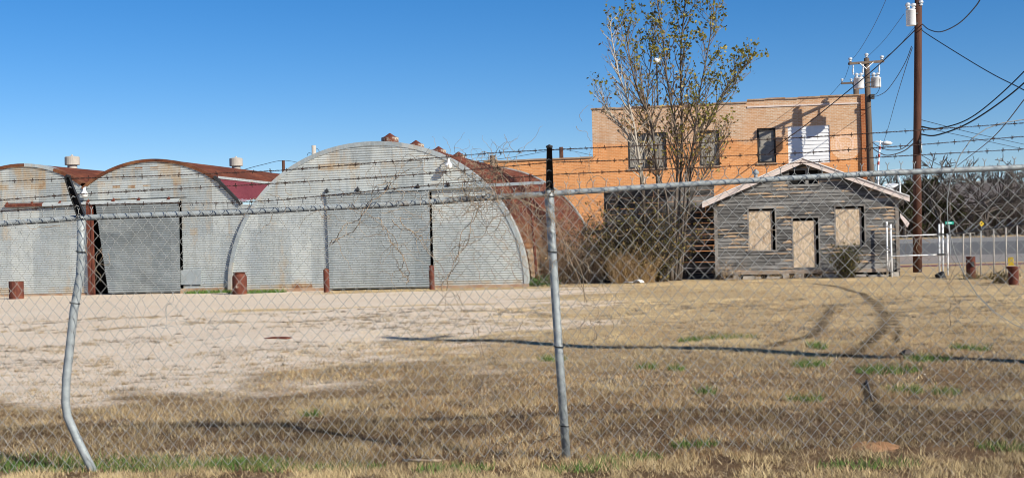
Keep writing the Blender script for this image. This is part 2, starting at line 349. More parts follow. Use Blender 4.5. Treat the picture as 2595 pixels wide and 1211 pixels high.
def grass():
    def field(n,y0,y1,seed):
        r=np.random.default_rng(seed); Y=np.sqrt(r.random(n)*(y1**2-y0**2)+y0**2); X=(r.random(n)*2-1)*(.50*Y+1.8)
        return X,Y,r
    out=[]
    for (n,y0,y1,hs,ws,seed) in ((520000,6.8,12.5,.052,.0042,1),(390000,12.5,20,.045,.006,2),(235000,20,30,.04,.009,4),(145000,30,41.2,.04,.013,6)):
        X,Y,r=field(n,y0,y1,seed); m=grass_mask(X,Y); cl=vnoise(X,Y,.45,21); cl2=vnoise(X,Y,.17,22); keep=r.random(n)<m*(.06+.95*sstep(.42,.62,cl*.5+cl2*.5))
        keep&=~((X>2.6)&(X<6.3)&(Y>42))
        X,Y=X[keep],Y[keep]; n2=len(X); c2=vnoise(X,Y,1.6,31); c3=vnoise(X,Y,3.2,41); rr=r.random(n2)
        straw=lerp((.46,.33,.155),(.80,.64,.37),rr); brown=lerp((.12,.075,.035),(.36,.245,.13),rr); red=lerp((.22,.11,.045),(.40,.22,.085),rr); grey=lerp((.26,.225,.17),(.54,.48,.39),rr)
        near=sstep(23,10.5,Y+ (c3-.5)*9); f=np.clip(near*.85+(c2-.5)*3.0+(vnoise(X,Y,.35,61)-.5)*1.2,0,1)
        col=straw*(1-f[:,None])*(1+.35*sstep(16,26,Y))[:,None]+brown*f[:,None]; k=(c3>.56)&(r.random(n2)<.5); col[k]=red[k]
        k=r.random(n2)<.18; col[k]=grey[k]; k=r.random(n2)<.26; col[k]=straw[k]
        fr=sstep(8.7,9.2,Y)*sstep(11.8,10.2,Y)*sstep(.36,.58,vnoise(X,Y,1.3,81)); kk=r.random(n2)<fr*.6; col[kk]=brown[kk]*.6
        road=sstep(9.1,8.3,Y); kk=r.random(n2)<road*.8; col[kk]=straw[kk]*.9
        tk=curved_bands(X,Y); col=col*(1-.92*tk[:,None]); dk=.55+.75*vnoise(X,Y,.8,91); col=col*dk[:,None]; h=hs*(.45+.9*r.random(n2))*(.6+.8*vnoise(X,Y,.6,51))*(1-.5*tk); out.append((X,Y,h,np.full(n2,ws)*(.7+.6*r.random(n2)),.5+.5*r.random(n2),col))
    for (n,y0,y1,ws,seed) in ((200000,6.8,12.5,.004,8),(115000,12.5,20,.006,9)):
        X,Y,r=field(n,y0,y1,seed); m=grass_mask(X,Y); k=r.random(n)<m*.8; X,Y=X[k],Y[k]; n2=len(X); rr=r.random(n2); pick=r.random(n2)
        col=lerp((.10,.065,.035),(.30,.20,.11),rr); k=pick<.35; col[k]=lerp((.34,.27,.18),(.62,.52,.37),rr)[k]; k=pick>.93; col[k]=lerp((.20,.09,.035),(.34,.17,.07),rr)[k]
        out.append((X,Y,.02+.05*r.random(n2),np.full(n2,ws)*(.7+.8*r.random(n2)),1.15+.15*r.random(n2),col*(1-.6*curved_bands(X,Y))[:,None]))
    blades('dry_grass',*[np.concatenate([o[i] for o in out]) for i in range(6)])
    r=np.random.default_rng(91); n=4200; cy=np.sqrt(r.random(n)*(29**2-11.5**2)+11.5**2); cx=(r.random(n)*2-1)*(.43*cy+.5); w=vnoise(cx,cy*1.2,1.6,12)+.28*sstep(22,13,cy)+.12*sstep(-4,2,cx); k=r.random(n)<sstep(.38,.78,w); cx,cy=cx[k],cy[k]; X=[];Y=[];hh=[];cc=[]
    for x,y in zip(cx,cy):
        m=r.integers(18,70); q=np.abs(r.normal(0,1,m)); a=r.random(m)*6.283; R_=r.uniform(.04,.15); X.append(x+np.cos(a)*q*R_*1.5); Y.append(y+np.sin(a)*q*R_); hh.append(r.uniform(.02,.065)*(.5+r.random(m))*np.exp(-q*.5)); b=r.random(m); c0=lerp((.20,.14,.08),(.46,.36,.22),b) if r.random()<.55 else lerp((.10,.08,.06),(.30,.25,.19),b); cc.append(c0)
    X=np.concatenate(X);Y=np.concatenate(Y)
    blades('dry_tufts',X,Y,np.concatenate(hh),.003+.00032*Y,.4+.6*r.random(len(X)),np.concatenate(cc))
    # green patches
    gp=[(60,1180,1.2,.25),(330,1180,1.1,.2),(500,1185,.6,.12),(640,1165,.35,.10),(800,1183,.5,.12),(1150,1187,.28,.12),(1480,1190,.3,.10),(1590,1170,.25,.08),(1760,1140,.2,.08),
        (790,1053,.14,.1),(1640,928,.22,.14),(1715,930,.16,.1),(1850,860,.7,.2),(1750,866,.3,.2),(1400,915,.3,.2),(2070,885,.2,.3),(2050,925,.35,.3),(2250,945,.6,.3),(2350,920,.4,.3),(2435,880,.22,.2),(2480,883,.25,.2),
        (2290,985,.35,.2),(2040,1010,.3,.15),(2200,1187,.35,.08),(2560,1140,.25,.1),(2400,990,.25,.2),(1790,1000,.15,.1),(1350,712,.6,.3),(1440,712,.3,.2),(540,742,1.0,.3),(650,742,1.0,.3)]
    X=[];Y=[];hh=[];ww=[]
    r=np.random.default_rng(77)
    for (px,py,rx,ry) in gp:
        c=G(px,py); big=py>1130 or py<760; k=int((900*min(1,(rx*ry)*4)+120)*(1 if big else .45)); rx*=1 if big else .6; ry*=1 if big else .7; a=r.random(k)*2*np.pi; q=np.sqrt(r.random(k)); x=c.x+np.cos(a)*q*rx; y=c.y+np.sin(a)*q*ry*1.4
        X.append(x);Y.append(y);s=1 if c.y<14 else (1.1 if c.y<25 else 2.2); hh.append((.03+.05*r.random(k))*s*(1 if big else 1.5)); ww.append(np.full(k,.007*s*1.2))
    X=np.concatenate(X);Y=np.concatenate(Y);n=len(X);rr=r.random(n)
    blades('green_grass',X,Y,np.concatenate(hh),np.concatenate(ww),.4+.5*r.random(n),lerp((.045,.10,.02),(.13,.22,.045),rr))
    # pale stones
    n=9000; Y=np.sqrt(r.random(n)*(30**2-9**2)+9**2); X=(r.random(n)*2-1)*(.43*Y+.5); m=grass_mask(X,Y); k=r.random(n)<(1.05-m); X,Y=X[k],Y[k]; mb=MB()
    for x,y in zip(X,Y):
        s=random.uniform(.005,.015)*(1 if y<16 else 1.3); z=float(gz(np.array([x]),np.array([y]))[0]); a=random.random()*6.28; t=random.uniform(.6,1)
        ring=[(x+s*random.uniform(.7,1.2)*math.cos(a+i*1.257),y+s*random.uniform(.7,1.2)*math.sin(a+i*1.257),z) for i in range(5)]
        c=(.60*t,.52*t,.43*t); mb.add(ring+[(x+s*.2,y,z+s*.75)],[(i,(i+1)%5,5) for i in range(5)],c)
    o=solo('gravel_stones',mb,MT['grass_tint'],kind='stuff')
grass()
# ------------------------------------------------------------------ buildings
ANG=math.atan2(-.191,.982)
class Fr:
    def __init__(s,px,Y): 
        p=P(px,hor(px),Y); s.o=Vector((p.x,Y,0)); s.e1=Vector((math.cos(ANG),math.sin(ANG),0)); s.e2=Vector((-math.sin(ANG),math.cos(ANG),0))
    def hit(s,x,y,off=0):
        d=ray(x,y); c=Vector((0,0,CAMH)); q=s.o+s.e2*off; t=(q-c).dot(s.e2)/d.dot(s.e2); p=c+d*t
        return (p-s.o).dot(s.e1), p.z
    def X(s,x,y,off=0): return s.hit(x,y,off)[0]
    def Z(s,x,y,off=0): return s.hit(x,y,off)[1]
    def w(s,x,y,z): return s.o+s.e1*x+s.e2*y+Vector((0,0,z))
def rows_corr(mb,z0,z1,xl,xr,y0,holes=(),pitch=.076,amp=.014,sw=.72,sh=2.1,seed=0,rust=None,soot=0.0,n=6,base=(.15,.75)):
    r=random.Random(seed); tints={}
    nr=int((z1-z0)/pitch*n)
    for i in range(nr):
        za=z0+(z1-z0)*i/nr; zb=z0+(z1-z0)*(i+1)/nr; zm=(za+zb)/2; row=int(zm/sh)
        def yy(z,t): return y0-amp*math.sin(2*math.pi*z/pitch+t[3])-t[4]
        iv=[(xl(zm),xr(zm),xl(za),xl(zb),xr(za),xr(zb))]
        for (hz0,hz1,hl,hr) in holes:
            if hz0<=zm<=hz1:
                nv=[]
                for q in iv:
                    a,b=hl(zm),hr(zm)
                    if b<=q[0] or a>=q[1]: nv.append(q); continue
                    if a>q[0]: nv.append((q[0],a,q[2],q[3],hl(za),hl(zb)))
                    if b<q[1]: nv.append((b,q[1],hr(za),hr(zb),q[4],q[5]))
                iv=nv
        for (a,b,la,lb,ra,rb) in iv:
            if b-a<.01: continue
            off=(row%2)*sw*.43; k0=math.floor((a-off)/sw); x=a
            while x<b-1e-4:
                x2=min(b,(k0+1)*sw+off); 
                if x2-x<1e-4: k0+=1; continue
                key=(k0,row)
                if key not in tints: tints[key]=(r.uniform(*base),r.random()**3*.3,soot,0.0,r.uniform(0,.006))
                t=tints[key]; cx=(x+x2)/2; ru=t[1]+(rust(cx,zm) if rust else 0)
                x_a=la if x==a else x; x_b=lb if x==a else x; x2a=ra if x2==b else x2; x2b=rb if x2==b else x2
                mb.quad((x_a,yy(za,t),za),(x2a,yy(za,t),za),(x2b,yy(zb,t),zb),(x_b,yy(zb,t),zb),(t[0],min(1,ru),t[2]))
                x=x2; k0+=1
def barrel(mb,prof,y0,y1,seed=0,pl=1.9,gal=None):
    r=random.Random(seed); y=y0
    while y<y1-1e-3:
        y2=min(y1,y+pl); t=r.uniform(.2,1); 
        for (a,b) in zip(prof[:-1],prof[1:]):
            hz=a[1]
            g=max(0,min(1,(2.4-hz)/1.5))*.9
            mb.quad((a[0],y,a[1]),(b[0],y,b[1]),(b[0],y2,b[1]),(a[0],y2,a[1]),(min(1,t*.9+r.uniform(-.1,.1)),g,0))
        y=y2
def arc_prof(a,b,cz,t0,t1,ex=2.0,pitch=.17,amp=.022,cx=0,n=None):
    Ltot=abs(t1-t0)*(a+b)/2; n=n or int(Ltot/pitch*6); out=[]
    for i in range(n+1):
        t=t0+(t1-t0)*i/n; s=t*(a+b)/2; k=amp*math.sin(2*math.pi*s/pitch)
        c,sn=math.cos(t),math.sin(t); e=2/ex
        x=math.copysign(abs(c)**e,c)*a; z=abs(sn)**e*b
        out.append((cx+x+k*c,cz+z+k*sn))
    return out
def vent(name,label,pos,rad,h,kind,group):
    t=thing(name,label,'roof vent',pos,0,group)
    if kind=='cone':
        mb=MB(); mb.lathe([(rad,-.45),(rad,h),(rad*.98,h+.005),(rad*.96,h-.01)],n=22); part('drum',mb,MT['flake'],t,smooth=False)
        mb=MB(); mb.lathe([(rad*.96,h+.006),(rad*.62,h+.045),(.02,h+.16),(0,h+.16)],n=22); part('cap',mb,MT['rustpipe'],t)
    else:
        mb=MB(); mb.lathe([(rad*.66,-.5),(rad*.66,h*.5)],n=20); part('neck',mb,MT['concrete'],t,smooth=True)
        mb=MB(); mb.lathe([(rad*.66,h*.42),(rad,h*.42),(rad,h),(rad*.9,h+.02),(rad*.2,h+.05),(.02,h+.1),(0,h+.1)],n=22); part('cap',mb,MT['concrete'],t)
    return t
def lampthing(pos,label,rotz):
    t=thing('barn_lamp',label,'lamp',pos,rotz,'barn lamps on the metal sheds')
    mb=MB(); mb.tube([(0,-.0,.12),(0,-.16,.16),(0,-.22,.10)],.02,8); part('arm',mb,MT['pipe_galv'],t)
    mb=MB(); mb.lathe([(.05,.12),(.055,.02),(.09,-.03),(.135,-.09)],(0,-.22,0),18); part('shade',mb,MT['white_paint'],t,smooth=True)
    mb=MB(); mb.lathe([(.12,-.088),(.11,-.15),(.07,-.2),(.01,-.22)],(0,-.22,0),18); part('globe',mb,MT['lamp_glass'],t,smooth=True)
def flashing(prof,w,proud,y0,depth):
    mb=MB()
    n=len(prof)
    for i in range(n-1):
        a,b=prof[i],prof[i+1]
        def inn(j):
            p0=prof[max(j-1,0)]; p1=prof[min(j+1,n-1)]; dx,dz=p1[0]-p0[0],p1[1]-p0[1]; l=math.hypot(dx,dz); nx,nz=dz/l,-dx/l
            if nz*1>0 and False: nx,nz=-nx,-nz
            return (prof[j][0]+(-dz/l)*w*SGN,prof[j][1]+(dx/l)*w*SGN)
        SGN=1 if prof[0][0]>prof[-1][0] else -1
        ia,ib=inn(i),inn(i+1); k=int(i/4)
        rr=random.Random(k*7+n).uniform(.1,.6); c=(rr,.15 if k%3 else .35,0)
        mb.quad((a[0],y0-proud,a[1]),(b[0],y0-proud,b[1]),(ib[0],y0-proud,ib[1]),(ia[0],y0-proud,ia[1]),c)
        mb.quad((a[0],y0-proud,a[1]),(a[0],y0+depth,a[1]),(b[0],y0+depth,b[1]),(b[0],y0-proud,b[1]),c)
        mb.quad((ia[0],y0-proud,ia[1]),(ib[0],y0-proud,ib[1]),(ib[0],y0+.0,ib[1]),(ia[0],y0+.0,ia[1]),c)
    return mb
def big_quonset():
    f=Fr(959,41.5); xl,_=f.hit(578,742); xr,_=f.hit(1340,726); a=(xr-xl)/2; cx=(xl+xr)/2; b=f.Z(955,358)
    t=thing('quonset_hut','largest arched corrugated metal hut with pale grey front and rusted curved side','metal hut',f.o+f.e1*cx,ANG)
    ex=2.08
    def half(z): z=min(max(z,0),b-1e-4); return a*(1-(z/b)**ex)**(1/ex)
    dl0,dz1=f.hit(829,492); dl1,_=f.hit(838,738); dr0,_=f.hit(1092,481); dr1,_=f.hit(1096,730); dl0-=cx;dl1-=cx;dr0-=cx;dr1-=cx
    def rust(x,z):
        v=0
        if z<.62 and x<-1.4: v+=.75*max(0,math.sin(x*2.3+1))*(1-z/.62)
        if z<.25: v+=.35
        if z>b-.9: v+=.35*abs(math.sin(x*1.3))
        return v
    mb=MB(); DL=(dl0+dl1)/2; DR=(dr0+dr1)/2
    rows_corr(mb,.02,b-.02,lambda z:-half(z)+.02,lambda z:half(z)-.02,0,[(0,dz1-.03,lambda z:DL+.10,lambda z:DR+.035)],seed=3,rust=rust,base=(.45,.95))
    w=part('front_wall',mb,MT['galv'],t)
    mb=MB(); rows_corr(mb,.06,dz1-.01,lambda z:dl1+(dl0-dl1)*z/dz1,lambda z:dr1+(dr0-dr1)*z/dz1-.03,-.09,seed=9,base=(.05,.45),sw=.7,soot=.06)
    mb.box(dl1+.02,dr1-.05,-.078,-.04,.05,dz1-.02,(.3,.2,.4)); part('sliding_door',mb,MT['galv'],t,label='dull grey corrugated sliding door')
    # track hood
    x0=f.X(824,490,-.12)-cx; z0=f.Z(824,492,-.12); x1=f.X(1378,464,-.12)-cx; z1=f.Z(1378,464,-.12)
    mb=MB()
    pr=[(-.02,.07),(-.13,.02),(-.135,-.03),(-.12,-.035),(-.11,.01),(-.02,.04)]
    for (p,q) in zip(pr[:-1],pr[1:]): mb.quad((x0,p[0],z0+p[1]),(x1,p[0],z1+p[1]),(x1,q[0],z1+q[1]),(x0,q[0],z0+q[1]),(.35,.2,.1))
    tr=part('door_track',mb,MT['galv'],t)
    for (px,py) in ((830,486),(908,482),(983,478),(1060,475),(1137,470)):
        bx=f.X(px,py)-cx; bz=z0+(z1-z0)*(bx-x0)/(x1-x0)+.06; mb=MB()
        mb.add([(bx-.07,-.15,bz),(bx+.07,-.15,bz),(bx+.07,-.02,bz),(bx-.07,-.02,bz),(bx,-.04,bz+.15)],[(0,1,4),(1,2,4),(2,3,4),(3,0,4)]); part('bracket',mb,MT['dark_metal'],tr)
    prof=arc_prof(a,b,0,math.pi*.999,.001*math.pi,ex,amp=0,n=64)
    part('edge_flashing',flashing(prof,.14,.03,0,.3),MT['galv'],t)
    LEN=17.0; mb=MB(); barrel(mb,arc_prof(a-.02,b-.03,0,math.pi*.995,math.pi*.02,ex,pitch=.20,amp=.02),.12,LEN,seed=4); part('curved_roof',mb,MT['rust'],t)
    mb=MB(); barrel(mb,arc_prof(a+.03,b+.03,0,.075*math.pi,.002*math.pi,ex,pitch=.2,amp=.02),.4,2.4,seed=8); part('base_patch',mb,MT['galv'],t)
    part('rear_flashing',flashing([(x*1.012,z*1.012) for x,z in prof],.17,.04,LEN,.12),MT['galv'],t)
    mb=MB(); mb.add([(x,LEN-.05,z) for x,z in prof],[tuple(range(len(prof)))]); part('rear_wall',mb,MT['rust'],t)
    mb=MB(); mb.box(DL-.4,DR+.4,.6,.7,.0,dz1+.3); part('dark_interior',mb,MT['black_void'],t)
    mb=MB(); 
    for (u0,u1) in ((-a,DL+.1),(DR,a)): mb.box(u0,u1,-.035,.1,-.05,.10)
    parts('foundation',mb,MT['foundation_rust'],t)
    cz=[('rusty drum vent with conical cap nearest the front of the large arched hut',1003,2.2),('second drum vent along the large hut ridge, behind the nearest one',1070,5.6),('third drum vent along the large hut ridge, mostly rust brown',1128,9.0),('farthest drum vent on the large hut ridge, with whitish drum',1178,12.4)]
    for lab,px,yb in cz:
        best=f.hit(px,400,yb)[0]
        vent('roof_vent',lab,f.w(cx,yb,b-.02),.30,.30,'cone','drum vents along the large hut ridge')
    lx,lz=f.hit(1137,412,-.22); lampthing(f.w(lx,-.03,lz),'white barn lamp high on the right of the large hut front',ANG)
    return f
BF=big_quonset()
def barrels():
    f=Fr(388,43.13); R1=4.2; b=f.Z(388,405); R2=4.0; b2=f.Z(52,417); c2=f.X(52,417)
    t=thing('double_barrel_shed','corrugated metal shed with two low rusty barrel roofs and a hanging door','metal shed',f.o,ANG)
    vx=f.X(208,460); xr0,zr0=f.hit(548,450); xr1,zr1=f.hit(613,518)
    XR=f.X(660,700)
    def top(x):
        if x<vx: d=x-c2; return b2-R2+math.sqrt(max(.01,R2*R2-d*d)) if abs(d)<3.2 else 3.2
        if x<xr0: return b-R1+math.sqrt(R1*R1-x*x)
        if x<xr1: return zr0+(zr1-zr0)*(x-xr0)/(xr1-xr0)
        return zr1
    XL=-7.6
    # build facade by vertical strips of rows clipped at the top outline
    dl,dz=f.hit(228,522); dr=f.X(457,700); dztop=f.Z(330,512)
    def rust(x,z):
        v=0
        if z>3.7: v+=.3*abs(math.sin(x*1.9))
        if -5.0<x<-3.85 and z>2.9: v+=.22
        if x<-5.0 : v+=.25*abs(math.sin(z*2+x))
        if z<.3: v+=.3
        for (px,py) in ((264,463),(296,474),(331,474),(365,472),(421,471),(457,470),(356,427),(395,427),(300,507),(331,506)):
            hx,hz=H[(px,py)]
            if abs(x-hx)<.09+.03*math.sin(z*60) and abs(z-hz)<.05: v+=.8
        if 1.35<x<1.75 and 1.2<z<2.2: v+=.35
        return v
    H={k:f.hit(*k) for k in ((264,463),(296,474),(331,474),(365,472),(421,471),(457,470),(356,427),(395,427),(300,507),(331,506))}
    mb=MB(); sw=.28; k=0; rr=random.Random(5); tints={}
    x=XL; pitch=.076
    while x<XR:
        x2=min(XR,x+sw); zt=min(top(x),top(x2)); zt1,zt2=top(x),top(x2)
        nr=int(zt/pitch*6)
        for i in range(nr):
            za=.02+(zt-.02)*i/nr; zb=.02+(zt-.02)*(i+1)/nr; zm=(za+zb)/2; xm=(x+x2)/2
            if dl<xm<dr and zm<dztop: continue
            key=(int((xm+20+(int(zm/1.95)%2)*.3)/.7),int(zm/1.95))
            if key not in tints: tints[key]=(rr.uniform(.35,.85),rr.random()**3*.3,rr.uniform(0,.005))
            tt=tints[key]; yy=lambda z:-.014*math.sin(2*math.pi*z/pitch)-tt[2]
            mb.quad((x,yy(za),za),(x2,yy(za),za),(x2,yy(zb),zb),(x,yy(zb),zb),(tt[0],min(1,tt[1]+rust(xm,zm)),.0))
        mb.add([(x,0,zt),(x2,0,zt),(x2,0,zt2),(x,0,zt1)],[(0,1,2,3)],(.6,.3,0))
        x=x2
    part('front_wall',mb,MT['galv'],t)
    # leaning door leaf
    l0,z0=f.hit(246,527); l1,z1=f.hit(279,746); r0=f.X(457,514); r1=f.X(461,742); zt=f.Z(457,514)
    mb=MB(); rows_corr(mb,.05,zt,lambda z:l1+(l0-l1)*z/zt,lambda z:r1+(r0-r1)*z/zt,-.10,seed=21,base=(.05,.5),soot=.5,sw=.7)
    part('leaning_door',mb,MT['galv'],t,label='sooty grey door leaf leaning away from its post')
    mb=MB(); xp=f.X(225,600); 
    mb.box(xp,xp+.10,-.14,-.02,-.05,dztop+.02); mb.box(xp+.13,xp+.20,-.10,.0,-.05,dztop-.02); part('door_post',mb,MT['rustpipe'],t)
    mb=MB(); mb.box(dl-1,dr+1,1.0,1.1,0,3.2); mb.box(dl-.6,dr+.3,.0,1.0,dztop+.05,dztop+.1); part('dark_interior',mb,MT['black_void'],t)
    # patch sheet low right
    pa=f.hit(459,684); pb=f.hit(512,720); mb=MB(); mb.box(pa[0],pb[0],-.06,-.03,pb[1],pa[1],(.25,.1,.1)); part('patch_sheet',mb,MT['galv'],t)
    x0,zz0=f.hit(14,522,-.1); x1,zz1=f.hit(455,508,-.1); xs=f.X(108,520,-.1)
    for (u0,u1,m,nm) in ((x0,xs,'rustpipe','rusty_track'),(xs,x1,'galv','door_track')):
        za=zz0+(zz1-zz0)*(u0-x0)/(x1-x0); zb=zz0+(zz1-zz0)*(u1-x0)/(x1-x0); mb=MB(); pr=[(-.02,.08),(-.13,.03),(-.135,-.05),(-.11,-.05),(-.02,.0)]
        for (p,q) in zip(pr[:-1],pr[1:]): mb.quad((u0,p[0],za+p[1]),(u1,p[0],zb+p[1]),(u1,q[0],zb+q[1]),(u0,q[0],za+q[1]),(.7,.15,0))
        o=part(nm,mb,MT[m],t)
    for (px,py) in ((17,518),(80,516),(151,514),(223,511),(287,508),(351,506),(427,504)):
        bx,bz=f.hit(px,py,-.08); mb=MB(); mb.add([(bx-.06,-.13,bz-.03),(bx+.06,-.13,bz-.03),(bx+.06,-.02,bz-.03),(bx-.06,-.02,bz-.03),(bx,-.04,bz+.1)],[(0,1,4),(1,2,4),(2,3,4),(3,0,4)]); part('bracket',mb,MT['rustpipe'],o)
    LEN=17
    tv=math.acos(vx/R1); tr=math.acos(min(1,(xr0+.04)/R1)); prof=arc_prof(R1,R1,b-R1,tv,tr,pitch=.22,amp=.018)
    mb=MB(); barrel(mb,prof,.05,LEN,seed=11); part('right_barrel_roof',mb,MT['rust'],t)
    tl=math.acos((vx-c2)/R2); prof2=arc_prof(R2,R2,b2-R2,2.55,tl,pitch=.22,amp=.018,cx=c2)
    mb=MB(); barrel(mb,prof2,.05,LEN,seed=12); part('left_barrel_roof',mb,MT['rust'],t)
    tr0=math.acos(xr0/R1)
    part('roof_edge',flashing(arc_prof(R1+.03,R1+.03,b-R1,tv,tr0,amp=0,n=36),.10,.05,0,.3),MT['rust'],t)
    tg0=math.acos((f.X(63,417)-c2)/R2); tg1=math.acos((f.X(137,425)-c2)/R2)
    for (u0,u1,m) in ((2.4,tg0,'rust'),(tg0,tg1,'galv'),(tg1,tl,'rust')):
        part('roof_edge',flashing(arc_prof(R2+.03,R2+.03,b2-R2,u0,u1,amp=0,n=14,cx=c2),.11,.05,0,.3),MT[m],t)
    # dark rake and purple valley sheet
    mb=MB(); mb.bar((xr0-.05,-.04,zr0+.03),(xr1+.0,-.04,zr1),.10,.10); part('raking_trim',mb,MT['dark_metal'],t)
    A=f.hit(553,454,.25); Bq=f.hit(613,512,.1); C=f.hit(668,500,.7); D=f.hit(690,467,1.2)
    mb=MB(); a3=Vector((A[0],.25,A[1])); b3=Vector((Bq[0],.1,Bq[1])); c3=Vector((C[0],.7,C[1])); d3=Vector((D[0],1.2,D[1]))
    n=30; nrm=(b3-a3).cross(d3-a3).normalized()
    for i in range(n):
        s0,s1=i/n,(i+1)/n
        for (u,v,k) in ((s0,s0+(s1-s0)*.7,0),(s0+(s1-s0)*.7,s1,1)):
            p0=a3.lerp(b3,u); p1=d3.lerp(c3,u); q0=a3.lerp(b3,v); q1=d3.lerp(c3,v); o=nrm*(.012 if k else 0)
            mb.quad(p0+o,p1+o,q1+o,q0+o)
    part('valley_sheet',mb,MT['purple_metal'],t,label='purple ribbed valley flashing sheet')
    mb=MB(); mb.bar(a3+Vector((0,-.02,.06)),d3+Vector((0,0,.03)),.05,.08); part('valley_trim',mb,MT['pipe_galv'],t)
    mb=MB(); mb.box(XL,dl,-.03,.1,-.05,.06); mb.box(dr,XR,-.03,.1,-.05,.16); parts('foundation',mb,MT['foundation_rust'],t)
    mb=MB(); mb.quad((XL,0,0),(XL,LEN,0),(XL,LEN,3.2),(XL,0,3.2)); mb.quad((XL,LEN,0),(XR,LEN,0),(XR,LEN,2.9),(XL,LEN,3.2)); part('side_wall',mb,MT['rust'],t)
    vent('pale_roof_vent','pale round vent on the left barrel roof, nearest the left edge',f.w(c2,3.4,b2-.05),.27,.5,'drum','round vents on the barrel roofs')
    vent('pale_roof_vent','pale round vent on the rusty barrel roof beside the big hut',f.w(0,7.2,b-.05),.26,.5,'drum','round vents on the barrel roofs')
    lx,lz=f.hit(215,485,-.22); lampthing(f.w(lx,-.03,lz),'white barn lamp between the two barrel roofs',ANG)
barrels()
def brick_building():
    f=Fr(1845,61.05); t=thing('brick_building','two storey orange brick building with boarded upper windows and stepped parapet','building',f.o,ANG)
    xl=f.X(1500,300); xr=f.X(2181,260); xs=f.X(1893,260); xlow=f.X(1225,410); zt0=f.Z(1500,278); zt1=f.Z(1890,262); zt2=f.Z(1896,254); zt3=f.Z(2181,243); zl=f.Z(1370,405)
    wins=[(1590,1688,338,427),(1771,1822,331,420),(1918,1965,325,413),(1996,2102,320,414)]
    W=[]
    for (a,b,c,d) in wins:
        x0,z1=f.hit(a,(c+c)/2+1); x1,_=f.hit(b,c); _,z0=f.hit((a+b)/2,d); W.append((x0,x1,z0,z1))
    zz=[-.1]+sorted({w[2] for w in W}|{w[3] for w in W}); mb=MB()
    # wall strips between windows
    xsx=sorted({xl,xs,xr}|{w[0] for w in W}|{w[1] for w in W})
    def topz(x): return zt0+(zt1-zt0)*(x-xl)/(xs-xl) if x<xs-1e-6 else zt2+(zt3-zt2)*(x-xs)/(xr-xs)
    for a,b in zip(xsx[:-1],xsx[1:]):
        hole=[w for w in W if w[0]-1e-6<=a and b<=w[1]+1e-6]
        ta=topz(a+1e-5); tb=topz(b-1e-5)
        if hole:
            w=hole[0]; mb.quad((a,0,-.1),(b,0,-.1),(b,0,w[2]),(a,0,w[2])); mb.quad((a,0,w[3]),(b,0,w[3]),(b,0,tb),(a,0,ta))
            for s,(p,q) in enumerate((((a,w[2]),(a,w[3])),((b,w[3]),(b,w[2])),((a,w[3]),(b,w[3])),((b,w[2]),(a,w[2])))):
                if (s==0 and a==w[0]) or (s==1 and b==w[1]) or s>1: mb.quad((p[0],0,p[1]),(q[0],0,q[1]),(q[0],.22,q[1]),(p[0],.22,p[1]))
        else: mb.quad((a,0,-.1),(b,0,-.1),(b,0,tb),(a,0,ta))
    mb.quad((xlow,.004,-.1),(xl,.004,-.1),(xl,.004,zl),(xlow,.004,zl))
    D=14
    mb.quad((xl,0,zl),(xl,0,zt0),(xl,D,zt0),(xl,D,zl)); mb.quad((xr,0,0),(xr,D,0),(xr,D,zt3),(xr,0,zt3)); mb.quad((xs,0,zt1-.3),(xs,D,zt1-.3),(xs,D,zt2),(xs,0,zt2)); mb.quad((xlow,0,-.1),(xlow,0,zl),(xlow,D,zl),(xlow,D,-.1))
    mb.quad((xlow,D,0),(xr,D,0),(xr,D,zl),(xlow,D,zl)); mb.quad((xl,D,0),(xr,D,0),(xr,D,zt1-.4),(xl,D,zt1-.4))
    part('wall',mb,MT['brick_orange'],t)
    mb=MB(); mb.quad((xl,.3,zt0-.5),(xr,.3,zt0-.5),(xr,D,zt0-.6),(xl,D,zt0-.6)); mb.quad((xlow,.3,zl-.3),(xl,.3,zl-.3),(xl,D,zl-.4),(xlow,D,zl-.4)); part('roof',mb,MT['asphalt'],t)
    mb=MB(); rr=random.Random(3)
    def cop(x0,x1,fz):
        x=x0
        while x<x1: x2=min(x1,x+rr.uniform(.4,1.1)); dz=rr.uniform(-.02,.03); mb.bar((x,.12,fz(x)+.02+dz),(x2,.12,fz(x2)+.02+dz),.34,.07); x=x2
    cop(xl-.05,xs,lambda x:zt0+(zt1-zt0)*(x-xl)/(xs-xl)); cop(xs,xr+.3,lambda x:zt2+(zt3-zt2)*(x-xs)/(xr-xs)); cop(xlow,xl-.05,lambda x:zl); parts('coping',mb,MT['foundation_rust'],t,merge=.12)
    # projecting courses
    mb=MB()
    for dz in (.34,): mb.bar((xs,-.015,zt2-dz),(xr,-.015,zt3-dz),.04,.07)
    part('string_course',mb,MT['fascia_paint'],t)
    px=f.X(2200,300); mb=MB(); mb.box(xr,px,-.12,.5,-.1,zt3-.65); mb.box(xr-.01,px+.04,-.17,.5,zt3-.65,zt3-.45); mb.box(xr,px-.02,-.10,.5,zt3-.45,zt3+.03); part('corner_pier',mb,MT['brick_red_dark'],t)
